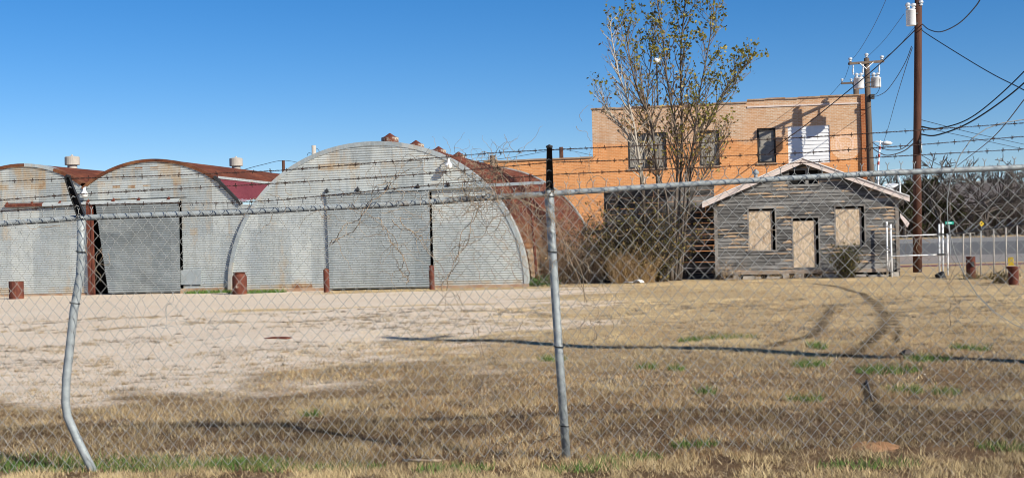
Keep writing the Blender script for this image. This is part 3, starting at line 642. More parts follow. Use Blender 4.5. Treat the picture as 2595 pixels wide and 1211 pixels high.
    for i,w in enumerate(W):
        x0,x1,z0,z1=w
        if i<3:
            fr=MB(); d=.09
            for (a,b,c,e) in ((x0,x0+d,z0,z1),(x1-d,x1,z0,z1),(x0+d,x1-d,z1-d,z1),(x0+d,x1-d,z0,z0+d)): fr.box(a,b,.03,.10,c,e)
            if i==0: m=(x0+x1)/2; fr.box(m-.12,m+.12,.03,.10,z0+d,z1-d)
            o=part('window',fr,MT['dark_metal'] if i<2 else MT['black_board'],t)
            pm=MB(); pm.box(x0+d,x1-d,.10,.12,z0+d,z1-d); pm.box(x0+d,x1-d,.085,.10,(z0+z1)/2-.03,(z0+z1)/2+.03); part('window_board',pm,MT['wboard'],o)
            sm=MB(); sm.box(x0-.06,x1+.06,-.05,.05,z0-.09,z0-.003); part('sill',sm,MT['foundation_rust'],o)
        else:
            mb=MB(); n=10; h=(z1-z0)/n
            for k in range(n):
                a=z0+k*h; mb.add([(x0,.02,a),(x1,.02,a),(x1,.045,a+h),(x0,.045,a+h)],[(0,1,2,3)]); mb.add([(x0,.02,a),(x0,.05,a),(x1,.05,a),(x1,.02,a)],[(0,1,2,3)])
            o=part('siding_panel',mb,MT['white_paint'],t,label='white lap siding filling an old window opening')
    # faded round painted emblem
    c=f.hit(2143,366); r=f.X(2182,366)-c[0]
    def disc(cx,cz,rx,rz,y,n=40,r0=0):
        m=MB(); ring=[(cx+rx*math.cos(6.2832*i/n),y,cz+rz*math.sin(6.2832*i/n)) for i in range(n)]
        if not r0: m.add(ring,[tuple(range(n))])
        else:
            r2=[(cx+rx*r0*math.cos(6.2832*i/n),y,cz+rz*r0*math.sin(6.2832*i/n)) for i in range(n)]; m.add(ring+r2,[(i,(i+1)%n,n+(i+1)%n,n+i) for i in range(n)])
        return m
    em=part('painted_emblem',disc(c[0],c[1],r,r*1.05,-.003),MT['brick_faded_paint'],t,label='faded pale round emblem painted on the brick')
    m=disc(c[0]-.05,c[1]+.0,r*.62,r*.62,-.006,r0=.8); part('inner_ring',m,MT['brick_faded_mark'],em)
    m=MB()
    for dx in (-.14,.14):
        q=disc(c[0]+dx,c[1]-.02,.10,.11,-.006,16,.55); m.add(q.v,q.f)
    for (a,b) in (((-.5,.42),(-.28,.1)),((-.28,.1),(-.2,-.25)),((.42,.35),(.3,.05)),((-.1,-.3),(.12,-.3))): m.bar((c[0]+a[0],-.006,c[1]+a[1]),(c[0]+b[0],-.006,c[1]+b[1]),.06,.003,up=(0,1,0))
    part('emblem_marks',m,MT['brick_faded_mark'],em)
brick_building()
def house():
    f=Fr(2045,42.0); t=thing('wooden_house','small unpainted grey board house with boarded windows and door','house',f.o,ANG)
    xl=f.X(1811,620); xr=f.X(2279,600); ze=f.Z(1810,520); cx=f.X(2033,402); zr=f.Z(2033,404); tx0,tz0=f.hit(1780,518); tx1,tz1=f.hit(2303,498)
    zeave=(ze+f.Z(2278,500))/2; zt=(tz0+tz1)/2
    def half_l(z): return xl if z<zeave else xl+(cx-xl)*(z-zeave)/(zr-.1-zeave)
    def half_r(z): return xr if z<zeave else xr+(cx-xr)*(z-zeave)/(zr-.1-zeave)
    op=[]
    for (a,b,c,d) in ((1897,1963,530,634),(2117,2189,524,622),(2009,2073,553,680)):
        x0,z1=f.hit(a,c); x1,_=f.hit(b,c); _,z0=f.hit((a+b)/2,d); op.append((x0,x1,max(z0,.16),z1))
    v0,vz1=f.hit(2000,433); v1,_=f.hit(2073,433); _,vz0=f.hit(2036,467); vent_=(v0,v1,vz0,vz1)
    holes=op+[vent_]; mb=MB(); rr=random.Random(12); bh=.118; z=.22
    while z<zr-.12:
        z2=min(z+bh,zr-.1); zm=(z+z2)/2; segs=[(half_l(zm),half_r(zm))]
        for (a,b,c,d) in holes:
            if c-.02<zm<d+.02:
                ns=[]
                for (p,q) in segs:
                    if b<=p or a>=q: ns.append((p,q)); continue
                    if a>p: ns.append((p,a))
                    if b<q: ns.append((b,q))
                segs=ns
        for (p,q) in segs:
            x=p
            while x<q-1e-3:
                x2=min(q,x+rr.uniform(.5,2.6)); tn=rr.uniform(.1,1)**.8
                sag=rr.uniform(-.006,.006); y0=-.022-rr.uniform(0,.008)
                leftz=(x<f.X(1897,600)+.05) and .9<zm<1.75
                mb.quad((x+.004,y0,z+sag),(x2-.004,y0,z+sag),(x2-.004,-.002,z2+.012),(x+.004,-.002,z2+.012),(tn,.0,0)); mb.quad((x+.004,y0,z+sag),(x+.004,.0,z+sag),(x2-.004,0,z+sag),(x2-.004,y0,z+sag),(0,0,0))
                # raw splintered strips along the lower edge
                for k in range(1+int(rr.random()<.4)):
                    if rr.random()<(.85 if leftz else .42):
                        u0=rr.uniform(x,x2-.1); u1=min(x2-.01,u0+rr.uniform(.3,1.6)); hh=rr.uniform(.035,.10); yb=y0-.004
                        m_=3; pts=[]
                        for j in range(m_+1):
                            uu=u0+(u1-u0)*j/m_; taper=.35 if j in(0,m_) else rr.uniform(.6,1.1); zb=z+sag+rr.uniform(.002,.02); pts.append((uu,zb,zb+hh*taper))
                        for j in range(m_):
                            a_,b_=pts[j],pts[j+1]; kk=lambda zz:yb+.02*(zz-z)/bh
                            mb.quad((a_[0],kk(a_[1]),a_[1]),(b_[0],kk(b_[1]),b_[1]),(b_[0],kk(b_[2]),b_[2]),(a_[0],kk(a_[2]),a_[2]),(1,.95,0))
                x=x2
        z=z2
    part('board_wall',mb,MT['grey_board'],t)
    mb=MB(); D=9.5; mb.quad((xl,.03,0),(xl,D,0),(xl,D,zeave),(xl,.03,zeave),(.8,0,0)); mb.quad((xr,.03,0),(xr,D,0),(xr,D,zeave),(xr,.03,zeave),(.8,0,0)); mb.add([(xl,D,0),(xr,D,0),(xr,D,zeave),(cx,D,zr-.1),(xl,D,zeave)],[(0,1,2,3,4)],(.8,0,0)); parts('side_wall',mb,MT['grey_board'],t)
    mb=MB(); mb.box(xl,xl+.11,-.04,.03,.15,zeave+.02,(.9,.1,0)); mb.box(xr-.11,xr,-.04,.03,.15,zeave+.02,(.9,.2,0)); parts('corner_board',mb,MT['grey_board'],t)
    mb=MB(); mb.box(v0,v1,.12,.16,vz0,vz1); part('gable_vent',mb,MT['black_void'],t)
    m=(v0+v1)/2+.1; mm=MB(); mm.box(m-.05,m+.05,-.02,.05,vz0-.02,vz1+.02,(.9,.0,0)); mm.box(v0-.08,v1+.08,-.035,.02,vz1,vz1+.06,(.9,0,0)); mm.box(v0-.05,v1+.05,-.035,.02,vz0-.08,vz0,(.9,0,0)); part('vent_frame',mm,MT['grey_board'],t)
    for i,(x0,x1,z0,z1) in enumerate(op):
        nm='door' if i==2 else 'window'; d=.05; dp=.06
        fm=MB()
        for (a,b,c,e) in ((x0-d,x0,z0,z1),(x1,x1+d,z0,z1),(x0-d,x1+d,z1,z1+d)): fm.box(a,b,-.026,-.0,c,e,(1,.1,0))
        if i<2: fm.box(x0-d-.03,x1+d+.03,-.04,0,z0-.05,z0,(1,.1,0))
        fm.box(x0-.02,x0,-.0,dp,z0,z1,(.3,0,0)); fm.box(x1,x1+.02,0,dp+.2,z0,z1,(.1,0,0)); fm.box(x0,x1,0,dp+.2,z1,z1+.02,(.1,0,0))  # reveal faces tinted near black: recess shade put into the colour
        o=part(nm,fm,MT['grey_board'],t); pm=MB(); pm.box(x0,x1-.085,dp,dp+.02,z0,z1-.06-(.03 if i==2 else 0)); part('osb_panel',pm,MT['osb'],o); vm=MB(); vm.box(x0,x1,dp+.2,dp+.24,z0,z1); part('reveal_shade',vm,MT['black_void'],o)  # black backing behind the narrowed panel stands in for the recess shadow
    # roof and rakes
    yf=-.22
    mb=MB(); th=.05
    for (ex,ez) in ((tx0,zt),(tx1,zt)):
        a=(cx,yf-.03,zr+.05); b=(ex,yf-.03,ez+.05); mb.add([a,b,(ex,D+.3,ez+.05),(cx,D+.3,zr+.05),(cx,yf-.03,zr+.02),(ex,yf-.03,ez+.02),(ex,D+.3,ez+.02),(cx,D+.3,zr+.02)],[(0,1,2,3),(4,7,6,5),(0,4,5,1),(1,5,6,2)])
    part('roof',mb,MT['white_paint'],t)
    for (ex,ez) in ((tx0,zt),(tx1,zt)):
        mb=MB(); w=.17; mb.add([(cx,yf,zr+.018),(ex,yf,ez+.018),(ex,yf,ez+.018-w),(cx,yf,zr+.018-w),(cx,yf+.03,zr+.018),(ex,yf+.03,ez+.018),(ex,yf+.03,ez+.018-w),(cx,yf+.03,zr+.018-w)],[(0,1,2,3),(7,6,5,4),(0,4,5,1),(3,2,6,7),(1,5,6,2),(0,3,7,4)]); part('rake_board',mb,MT['fascia_paint'],t)
    # foundation stones + dark crawl gap
    mb=MB(); mb.box(xl+.05,xr-.05,.02,.1,-.05,.23); part('crawl_space',mb,MT['black_void'],t)
    mb=MB(); x=xl+.3
    while x<xr-.2: w=rr.uniform(.15,.6); mb.box(x,min(x+w,xr-.05),-.08-rr.uniform(0,.12),.015,-.05,rr.uniform(.04,.15)); x+=w+rr.uniform(.02,.25)
    parts('foundation_block',mb,MT['concrete'],t)
    mb=MB(); mb.box(xl+.2,xr-.4,-.035,-.0,.15,.27,(1,.45,0)); part('base_board',mb,MT['grey_board'],t)
    # stove pipe
    p=f.hit(1916,470,2.2); pt=f.hit(1916,436,2.2); q=thing('vent_pipe','short galvanised vent pipe on the left slope of the wooden house roof','pipe',f.w(p[0],2.2,p[1]-.4)); mb=MB(); mb.tube([(0,0,0),(0,0,pt[1]-p[1]+.35)],.06,10); part('stack',mb,MT['pipe_galv'],q); mb=MB(); mb.lathe([(.11,pt[1]-p[1]+.33),(.12,pt[1]-p[1]+.4),(.02,pt[1]-p[1]+.5)],(0,0,0),12); part('cap',mb,MT['pipe_galv'],q)
    # loose white strip on the right corner
    a=[f.hit(2281,540,-.05),f.hit(2297,556,-.05),f.hit(2305,566,-.05),f.hit(2299,577,-.05),f.hit(2288,560,-.05),f.hit(2281,550,-.05)]
    mb=MB(); mb.add([(x,-.05,z) for x,z in a]+[(x,-.03,z) for x,z in a],[(0,1,2,3,4,5),(11,10,9,8,7,6)]+[(i,(i+1)%6,6+(i+1)%6,6+i) for i in range(6)]); part('loose_trim',mb,MT['fascia_paint'],t)
    for (px,py,yb,s,lab) in ((2281,441,1.6,.34,'large white dish antenna on the right slope of the house roof'),(2262,476,1.0,.24,'small white dish antenna low on the right eave of the house')):
        x,zd=f.hit(px,py,yb); zroof=zr+(zt-zr)*(x-cx)/(tx1-cx)+.05; o=thing('dish_antenna',lab,'dish antenna',f.w(x-.02,yb,zroof-.03),ANG,'dish antennas on the house roof')
        mb=MB(); h=zd-zroof+.03; mb.tube([(0,0,0),(.02,0,max(.1,h*.6)),(-.06,0,max(.14,h))],.025,8); part('mast',mb,MT['transformer_paint'],o)
        mb=MB(); mb.lathe([(0,0),(s*.4,.015),(s*.75,.055),(s,.11),(s*.98,.115),(s*.7,.06),(0,.012)],n=22); mb.xform(Matrix.Translation((0,0,max(.16,h)))@Matrix.Rotation(math.radians(70),4,'Y')@Matrix.Rotation(.3,4,'X') if False else Matrix.Translation((-.02,0,max(.16,h)))@Matrix.Rotation(math.radians(12),4,'X')); part('reflector',mb,MT['transformer_paint'],o,smooth=True)
    return f
HF=house()
def slat_shed():
    f=Fr(1700,43.6); t=thing('slatted_shed','dark weathered slatted board shed wall beside the grey house, partly overgrown','shed',f.o,ANG)
    xl=f.X(1540,600); xr=f.X(1813,600); ztop=f.Z(1545,486); rr=random.Random(8); z=.02; i=0; mb=MB(); SP=.19
    zg0=f.Z(1790,648); zg1=f.Z(1790,556)
    while z<ztop:
        gap=(.011 if zg0<z+SP<zg1 else .004); h=SP-gap
        x=xl
        while x<xr:
            x2=min(xr,x+rr.uniform(1.2,2.4)); g=rr.uniform(0,.004); mb.box(x,x2-.008,-.012,.012,z+g,z+h+rr.uniform(-.01,.006),(rr.uniform(.4,1),0,0)); x=x2
        z+=SP
    part('slat',mb,MT['black_board'],t)
    mb=MB()
    for px in (1537,1570,1612,1690,1755): x=f.X(px,600); mb.box(x-.06,x+.06,.02,.12,0,ztop+.05,(.5,0,0))
    mb.box(xl-.06,xr,.02,.12,ztop,ztop+.09,(.6,0,0)); parts('post',mb,MT['black_board'],t)
    xa=f.X(1470,600); zb=f.Z(1510,586); mb=MB(); mb.box(xa,xl,.3,.42,zb-.10,zb+.04,(.5,0,0)); 
    for k in range(5): mb.box(xa,xl,.34,.37,.1+k*.24,.25+k*.24,(.6,0,0))
    parts('side_beam',mb,MT['black_board'],t)
slat_shed()
# ------------------------------------------------------------------ near fence
FY=8.85
def railz(X):
    px=CX+X/FY*F; return float(np.interp(px,[-1000,0,205,600,1000,1390,1800,2200,2595,3600],[P(x,y,FY).z for x,y in ((-1000,597),(0,567),(205,552),(600,538),(1000,518),(1390,491),(1800,464),(2200,441),(2595,424),(3600,395))]))
def fence():
    t=thing('chain_link_fence','galvanised chain link fence with barbed wire across the foreground','fence',(0,FY,0))
    xs=np.linspace(-6.1,6.1,106)
    mb=MB(); mb.tube([(x,FY,railz(x)) for x in xs],.0208,10); part('top_rail',mb,MT['pipe_galv'],t,True,True)
    # posts
    bent=[P(206,548,FY),P(206,640,FY),P(203,700,FY),P(187,790,FY-.01),P(176,890,FY-.02),P(168,960,FY-.03),P(166,1020,FY-.03),P(171,1055,FY-.03),P(195,1110,FY-.02),P(222,1165,FY-.01),P(243,1205,FY)]
    po=MB(); po.tube(bent,.029,14); p1=part('post',po,MT['pipe_galv'],t,True,True,label='bent and kinked fence post')
    st=[P(1392,488,FY),P(1400,640,FY),P(1415,870,FY),P(1437,1175,FY)]
    po=MB(); po.tube(st,.030,14); po.lathe([(.034,-.1),(.034,.015),(.02,.03)],st[0],14); p2=part('post',po,MT['pipe_galv'],t,True,True,label='straight fence post')
    # barb arms: open U channel
    def arm(a,b,parent):
        m=MB(); a=Vector(a); b=Vector(b); d=(b-a).normalized(); r=d.cross(Vector((0,-1,0))).normalized(); u=r.cross(d); 
        if u.y>0: u=-u
        n=10; L=(b-a).length
        for i in range(n):
            w0=.028-.010*i/n; w1=.028-.010*(i+1)/n; q0=a+d*L*i/n; q1=a+d*L*(i+1)/n; h=.03
            for s in (-1,1):
                m.quad(q0+r*s*w0,q1+r*s*w1,q1+r*s*w1+u*h,q0+r*s*w0+u*h); m.quad(q0+r*s*w0*.86,q1+r*s*w1*.86,q1+r*s*w1*.86+u*h,q0+r*s*w0*.86+u*h); m.quad(q0+r*s*w0+u*h,q1+r*s*w1+u*h,q1+r*s*w1*.86+u*h,q0+r*s*w0*.86+u*h)
            m.quad(q0-r*w0,q0+r*w0,q1+r*w1,q1-r*w1)
        m.tube([b-r*.018,b+d*.012,b+r*.018],.012,6)
        o=part('barb_arm',m,MT['dark_metal'],parent,True)
        mm=MB()
        for k in (.25,.5,.75):
            c=a+d*L*k+u*.022; mm.tube([c-r*.02,c+d*.012-r*.005,c+r*.012],.004,5)
        parts('wire_notch',mm,MT['wire_galv'],o,True)
        return o
    A1b,A1t=P(207,545,FY),P(172,450,FY-.12); A2b,A2t=P(1393,484,FY),P(1392,374,FY-.22)
    arm(A1b,A1t,p1); arm(A2b,A2t,p2)
    # barbed strands
    strands=[[(-900,486,0),(-60,464,0),(0,460,0),(172,453,1),(400,446,0),(700,433,0),(950,413,0),(1127,399,0),(1240,388,0),(1392,380,2),(1650,369,0),(2050,348,0),(2320,331,0),(2595,312,0),(3500,280,0)],
             [(-900,540,0),(-60,517,0),(0,507,0),(185,493,1),(400,481,0),(700,465,0),(1000,447,0),(1212,429,0),(1392,412,2),(1650,404,0),(2050,387,0),(2320,368,0),(2595,346,0),(3500,312,0)],
             [(-900,566,0),(-60,541,0),(0,536,0),(196,520,1),(400,515,0),(560,515,0),(700,508,0),(975,481,0),(1170,462,0),(1392,443,2),(1650,431,0),(2050,412,0),(2207,400,0),(2595,378,0),(3500,342,0)]]
    deps=[[FY-.11,FY-.2],[FY-.08,FY-.14],[FY-.05,FY-.08]]
    for k,sx in enumerate(strands):
        mb=MB(); dd=deps[k]; pts=[]
        X=[q[0] for q in sx]; Yv=[q[1] for q in sx]; px=np.arange(-900,3500,6.0); py=np.interp(px,X,Yv)
        ker=np.hanning(17); ker/=ker.sum(); py2=np.convolve(np.pad(py,8,mode='edge'),ker,'valid')
        dp=np.interp(px,[172,1392],dd)
        for ph in (0,math.pi):
            mb.tube([P(x,y,d)+Vector((0,.003*math.cos(i*1.3+ph),.003*math.sin(i*1.3+ph))) for i,(x,y,d) in enumerate(zip(px,py2,dp))],.0019,4,cap=False)
        x=-880+k*17
        while x<3480:
            y=float(np.interp(x,px,py2)); d=float(np.interp(x,px,dp)); c=P(x,y,d)
            for q in range(2):
                a=random.uniform(0,6.28); v=Vector((random.uniform(-.5,.5),.4*math.cos(a),1)).normalized()*random.uniform(.013,.02); mb.tube([c-v,c+v],.0017,3)
            mb.tube([c-Vector((.011,0,0)),c+Vector((.011,0,0))],.0045,5)
            x+=random.uniform(40,50)
        part('barbed_wire',mb,MT['barbed_rust'],t,True)
    # mesh
    def disp(x,z):
        dx=.012*math.sin(1.9*x+2.3*z)+.008*math.sin(4.1*x-1.1*z+1); dz=.012*math.sin(2.2*x+1.3*z+2)+.006*math.sin(5.3*x+2.9*z)
        dy=.018*math.sin(1.3*x+.9*z)*math.sin(math.pi*min(1,max(0,z/1.8)))-.005
        # torn area
        for (px,py,rad,amp) in ((385,815,.28,.022),(1215,520,.30,.025),(1230,800,.2,.02),(2300,600,.2,.02),(300,600,.12,.015),(1700,560,.2,.014)):
            c=P(px,py,FY); q=((x-c.x)**2+(z-c.z)**2)/rad**2
            if q<4: w=math.exp(-q*1.5)*amp; dx+=w*math.sin(17*x+13*z+px); dz+=w*math.sin(13*x-19*z+px); dy-=w*.5
        return dx,dy,dz
    mb=MB(); x=-6.1; r=.0024; H=.051; kk=0
    while x<6.1:
        s=float(np.interp(x,[-4,0,4],[.083,.089,.101]))/2; top=railz(x)+.055; n=int((top-.01)/H); pts=[]
        for j in range(n+1):
            z=top-.055+.03-j*H; 
            sx=x+(s/2 if ((j+kk)%2)==0 else -s/2)*.97
            dx,dy,dz=disp(sx,z); 
            rx=random.gauss(0,.0016); rz=random.gauss(0,.0016); yo=FY-.035+(.003 if ((j+kk)%2) else -.003)+dy
            if z>top-.15: dy_=0
            pts.append(Vector((sx+dx+rx,yo,max(z+dz+rz,-.02))))
        # twisted tip above rail
        c=pts[0]
        if kk%2==0: pts=[c+Vector((-.012,0,.052)),c+Vector((0.002,0,.028))]+pts; mb.tube([c+Vector((.014,-.003,.048)),c+Vector((0,0,.024)),c],r,4)
        mb.tube(pts,r,4,cap=False)
        x+=s; kk+=1
    mb.tube([(x_,FY-.03,.35+.02*math.sin(x_*3)) for x_ in np.linspace(-4,4,5)],.0001,3)
    part('wire_mesh',mb,MT['wire_galv'],t,True,True)
    # unravelled strands in the torn area
    mb=MB()
    for k in range(9):
        c=P(random.uniform(300,540),random.uniform(770,850),FY-.05); pts=[c]
        a=random.uniform(0,6.28)
        for i in range(14): a+=random.uniform(-.9,.9); c=c+Vector((math.cos(a)*.02,random.uniform(-.004,.004),math.sin(a)*.02)); pts.append(c)
        mb.tube(pts,.0016,4)
    parts('torn_strand',mb,MT['wire_galv'],t,True)
    mb=MB()
    for (cx,cy) in ((206,556),(206,640),(190,770),(1392,500),(1400,640),(1416,880),(1430,1080)):
        c=P(cx,cy,FY)
        for k in range(3):
            mb.tube([c+Vector((.036*math.cos(a),.036*math.sin(a)-.004,.012*math.sin(a*.5+k)+k*.008)) for a in np.linspace(0,6.3,14)],.0017,4)
    parts('tie_wire',mb,MT['dark_metal'],t,True,merge=.03)
    # loose light wire loop on the right
    pts=[(2640,300),(2595,303),(2540,312),(2500,326),(2462,352),(2432,395),(2410,450),(2400,510),(2402,570),(2416,630),(2440,690),(2475,745),(2520,790),(2570,822),(2640,850)]
    X=np.arange(len(pts)); xi=np.linspace(0,len(pts)-1,80); px=np.interp(xi,X,[p[0] for p in pts]); py=np.interp(xi,X,[p[1] for p in pts])
    mb=MB(); mb.tube([P(a,b,FY-.10) for a,b in zip(px,py)],.0035,6); solo('loose_wire',mb,MT['wire_galv'],'loose pale wire looping down in front of the fence at right','wire',P(2570,822,FY-.1),smooth=True)
fence()
def fence_vines():
    t=thing('dead_vine','leafless dead vine tangled over the fence rail around the straight post','vine',P(1250,1170,FY))
    mb=MB(); r=random.Random(31)
    def strand(x,y,a,n,step,wob,rad,d0=FY-.06,bias=0):
        c=P(x,y,d0+r.uniform(-.03,.05)); pts=[c]
        for i in range(n):
            a+=r.uniform(-wob,wob)+bias; c=c+Vector((math.cos(a)*step,r.uniform(-.006,.006),math.sin(a)*step)); pts.append(c)
        mb.tube(pts,[rad*(1-.6*i/n) for i in range(n+1)],4,cap=False); return pts
    mains=[[(1225,1140),(1228,980),(1215,880),(1180,790),(1130,720)],[(1480,760),(1440,640),(1390,540),(1290,500),(1200,470),(1120,390)],[(830,620),(900,560),(960,480),(1010,440),(1090,380)],[(1030,720),(1010,640),(960,560),(880,520)],[(1150,660),(1190,560),(1240,470),(1290,400),(1320,380)],[(1120,740),(1150,640),(1260,560),(1330,500)],[(1240,395),(1268,440),(1300,520),(1340,600),(1365,640)],[(2080,1050),(2060,930),(2110,760)],[(1510,880),(1500,800),(1570,740)],[(2390,850),(2420,760),(2400,640)],
           [(1000,560),(1060,600),(1120,700),(1110,800)],[(1960,900),(1990,1000),(1985,1100)]]
    for m in mains:
        for k in range(2 if m[0][0]<1500 else 1):
            n=30; xi=np.linspace(0,len(m)-1,n); px=np.interp(xi,range(len(m)),[p[0] for p in m]); py=np.interp(xi,range(len(m)),[p[1] for p in m]); ph=r.uniform(0,6)
            pts=[P(a+7*math.sin(i*.7+ph)+r.uniform(-3,3)+k*9,b+7*math.cos(i*.6+ph)+r.uniform(-3,3),FY-.055+.03*math.sin(i*1.1+ph)) for i,(a,b) in enumerate(zip(px,py))]
            mb.tube(pts,[.003*(1-.65*i/n) for i in range(n)],5,cap=False)
            for q in range(7):
                i=r.randrange(2,n-2); c=pts[i]; a=r.uniform(0,6.28); qq=[c]
                for _ in range(r.randrange(6,16)): a+=r.uniform(-.6,.6); c=c+Vector((math.cos(a)*.018,r.uniform(-.005,.005),math.sin(a)*.018)); qq.append(c)
                mb.tube(qq,[.002*(1-.6*j/len(qq)) for j in range(len(qq))],3,cap=False)
    for (cx,cy,sx,sy,n) in ((1215,480,40,38,80),(1160,460,45,25,12),(1370,495,45,18,26),(1270,450,30,25,14),(960,470,80,50,14),(1290,560,85,80,50),(1440,590,75,110,44),(1100,560,110,60,16),(700,530,90,30,9),(1330,620,40,60,14),(1720,560,100,60,5),(2330,560,60,80,5),(250,600,40,30,6)):
        for _ in range(n): strand(r.gauss(cx,sx),r.gauss(cy,sy),r.uniform(0,6.28),r.randrange(8,22),.016,.75,r.uniform(.0013,.0026),bias=r.uniform(-.12,.12))
    part('stem',mb,MT['dead_vine'],t,True)
fence_vines()
# ------------------------------------------------------------------ trees
def leafquad(mb,c,s,r,col):
    a=Vector((r.gauss(0,1),r.gauss(0,1),r.gauss(0,1))).normalized(); b=a.orthogonal().normalized()
    b=(Matrix.Rotation(r.uniform(0,6.28),3,a)@b); d=a.cross(b)
    mb.add([c-b*s*.5,c+d*s*.35,c+b*s*.6,c-d*s*.35],[(0,1,2,3)],col)
def tree_from_stems(name,label,stems,Y,bark,seed,leaf_cols,leaf_p,base,cat='tree',rad=.075,blen=1.9,dens=1.0,z_start=1.6,hw=1.0):
    r=random.Random(seed); t=thing(name,label,cat,base); tr=MB(); tw=MB(); lf=MB()
    for si,s in enumerate(stems):
        P3=[P(q[0],q[1],Y+q[2] if len(q)>2 else Y+(si%3-1)*.35*min(1,i/3)) for i,q in enumerate(s)]
        P3[0].z=0; n=60; xi=np.linspace(0,len(P3)-1,n); pts=[]
        for u in xi:
            i=min(int(u),len(P3)-2); k=u-i; p=P3[i].lerp(P3[i+1],k); pts.append(p+Vector((r.gauss(0,.006),r.gauss(0,.006),0)))
        # smooth
        for _ in range(3): pts=[pts[0]]+[(pts[i-1]+pts[i]*2+pts[i+1])/4 for i in range(1,n-1)]+[pts[-1]]
        R0=rad*(1 if si<3 else .8); rs=[R0*(1-.86*(i/n)**.8)+.006 for i in range(n)]; tr.tube(pts,rs,7)
        for i in range(6,n-1):
            z=pts[i].z
            if z<z_start: continue
            for _ in range(int(dens*2.4+r.random())):
                k=i/n; d=(pts[i+1]-pts[i]).normalized(); side=Vector((r.gauss(0,1),r.gauss(0,.8),0)).normalized(); ang=r.uniform(.35,.85); dirn=(d*math.cos(ang)+side*math.sin(ang)).normalized()
                L=blen*(1.05-.65*k)*(.6+.4*min(1,max(0,(z-3.2)/2.2)))*r.uniform(.35,1.1); m=max(4,int(L/.16)); c=pts[i].copy(); bp=[c.copy()]; rb=min(rs[i]*.55,.022)
                for j in range(m):
                    dirn=(dirn+Vector((r.gauss(0,.10),r.gauss(0,.10),.075))).normalized(); c=c+dirn*(L/m); bp.append(c.copy())
                    if j>0 and r.random()<.85:
                        sd_=Vector((r.gauss(0,1),r.gauss(0,1),r.gauss(.3,.6))).normalized(); dd=(dirn+sd_*.75).normalized(); q=c.copy(); tp=[q.copy()]
                        for _ in range(r.randrange(2,5)): dd=(dd+Vector((r.gauss(0,.15),r.gauss(0,.15),.06))).normalized(); q=q+dd*r.uniform(.08,.15); tp.append(q.copy())
                        tw.tube(tp,[.0085*(1-.5*a/len(tp)) for a in range(len(tp))],3,cap=False)
                        pr=leaf_p(q,k)
                        for _ in range(7):
                            if r.random()<pr[0]: 
                                cc=r.choice(leaf_cols[pr[1]]); f=r.uniform(.7,1.25); leafquad(lf,q+Vector((r.gauss(0,.07),r.gauss(0,.07),r.gauss(0,.06))),r.uniform(.08,.14)*hw,r,(cc[0]*f,cc[1]*f,cc[2]*f))
                tw.tube(bp,[rb*(1-.7*a/len(bp))+.003 for a in range(len(bp))],4,cap=False)
    part('trunk',tr,bark,t,True,True); part('branches',tw,MT['twig_grey'] if bark is not MT['bark_pale_upper'] else MT['bark_pale'],t,True)
    part('crown',lf,MT['leaf_tint'],t,True)
    return t
GREEN=[(.20,.185,.03),(.28,.245,.05),(.13,.125,.024),(.36,.29,.08)]; BROWN=[(.26,.15,.055),(.36,.23,.09),(.16,.10,.045),(.46,.36,.14)]
TY=42.6
def lp_main(q,k):
    px=CX+q.x/q.y*F; py=hor(px)-(q.z-CAMH)/q.y*F
    if py<150: return (.95 if px>1640 else .6,0)
    if py<300 and px>1760: return (.5,0)
    if py<420: return (.28,1 if (px*7)%3<1.9 else 0)
    return (.50,1)
main=[[(1662,700),(1668,480),(1655,335),(1642,288),(1618,240),(1602,180),(1590,110),(1580,50)],
      [(1700,700),(1715,470),(1720,400),(1712,330),(1700,260),(1690,200),(1682,120),(1668,20),(1660,-60)],
      [(1712,700),(1724,470),(1728,380),(1727,260),(1724,180),(1728,90),(1737,0),(1742,-110)],
      [(1720,700),(1738,450),(1755,380),(1762,320),(1770,250),(1790,150),(1806,60),(1812,-30)],
      [(1725,700),(1750,430),(1785,335),(1825,245),(1862,200),(1888,165)],
      [(1705,700),(1690,500),(1665,430),(1640,360),(1640,250),(1650,150),(1660,60)],
      [(1716,700),(1745,520),(1785,440),(1815,390),(1830,340)]]
tree_from_stems('slender_tree','tall multi stemmed tree with sparse olive leaves at the top, before the brick building',main,TY,MT['bark_dark'],5,(GREEN,BROWN),lp_main,P(1700,702,TY)*1,rad=.052,blen=1.8,dens=.42,z_start=3.0)
tree_from_stems('pale_tree','slender pale barked tree leaning left of the dark stemmed tree',[[(1640,702),(1634,560),(1622,420),(1606,310),(1590,250),(1568,190),(1552,110),(1545,55)],[(1642,702),(1630,450),(1612,380),(1585,330),(1540,280),(1520,230)]],TY-.3,MT['bark_pale_upper'],9,(GREEN,BROWN),lambda q,k:(.35,0) if k>.8 else (.10,1),P(1640,704,TY-.3),rad=.052,blen=1.1,dens=.42,z_start=3.2)
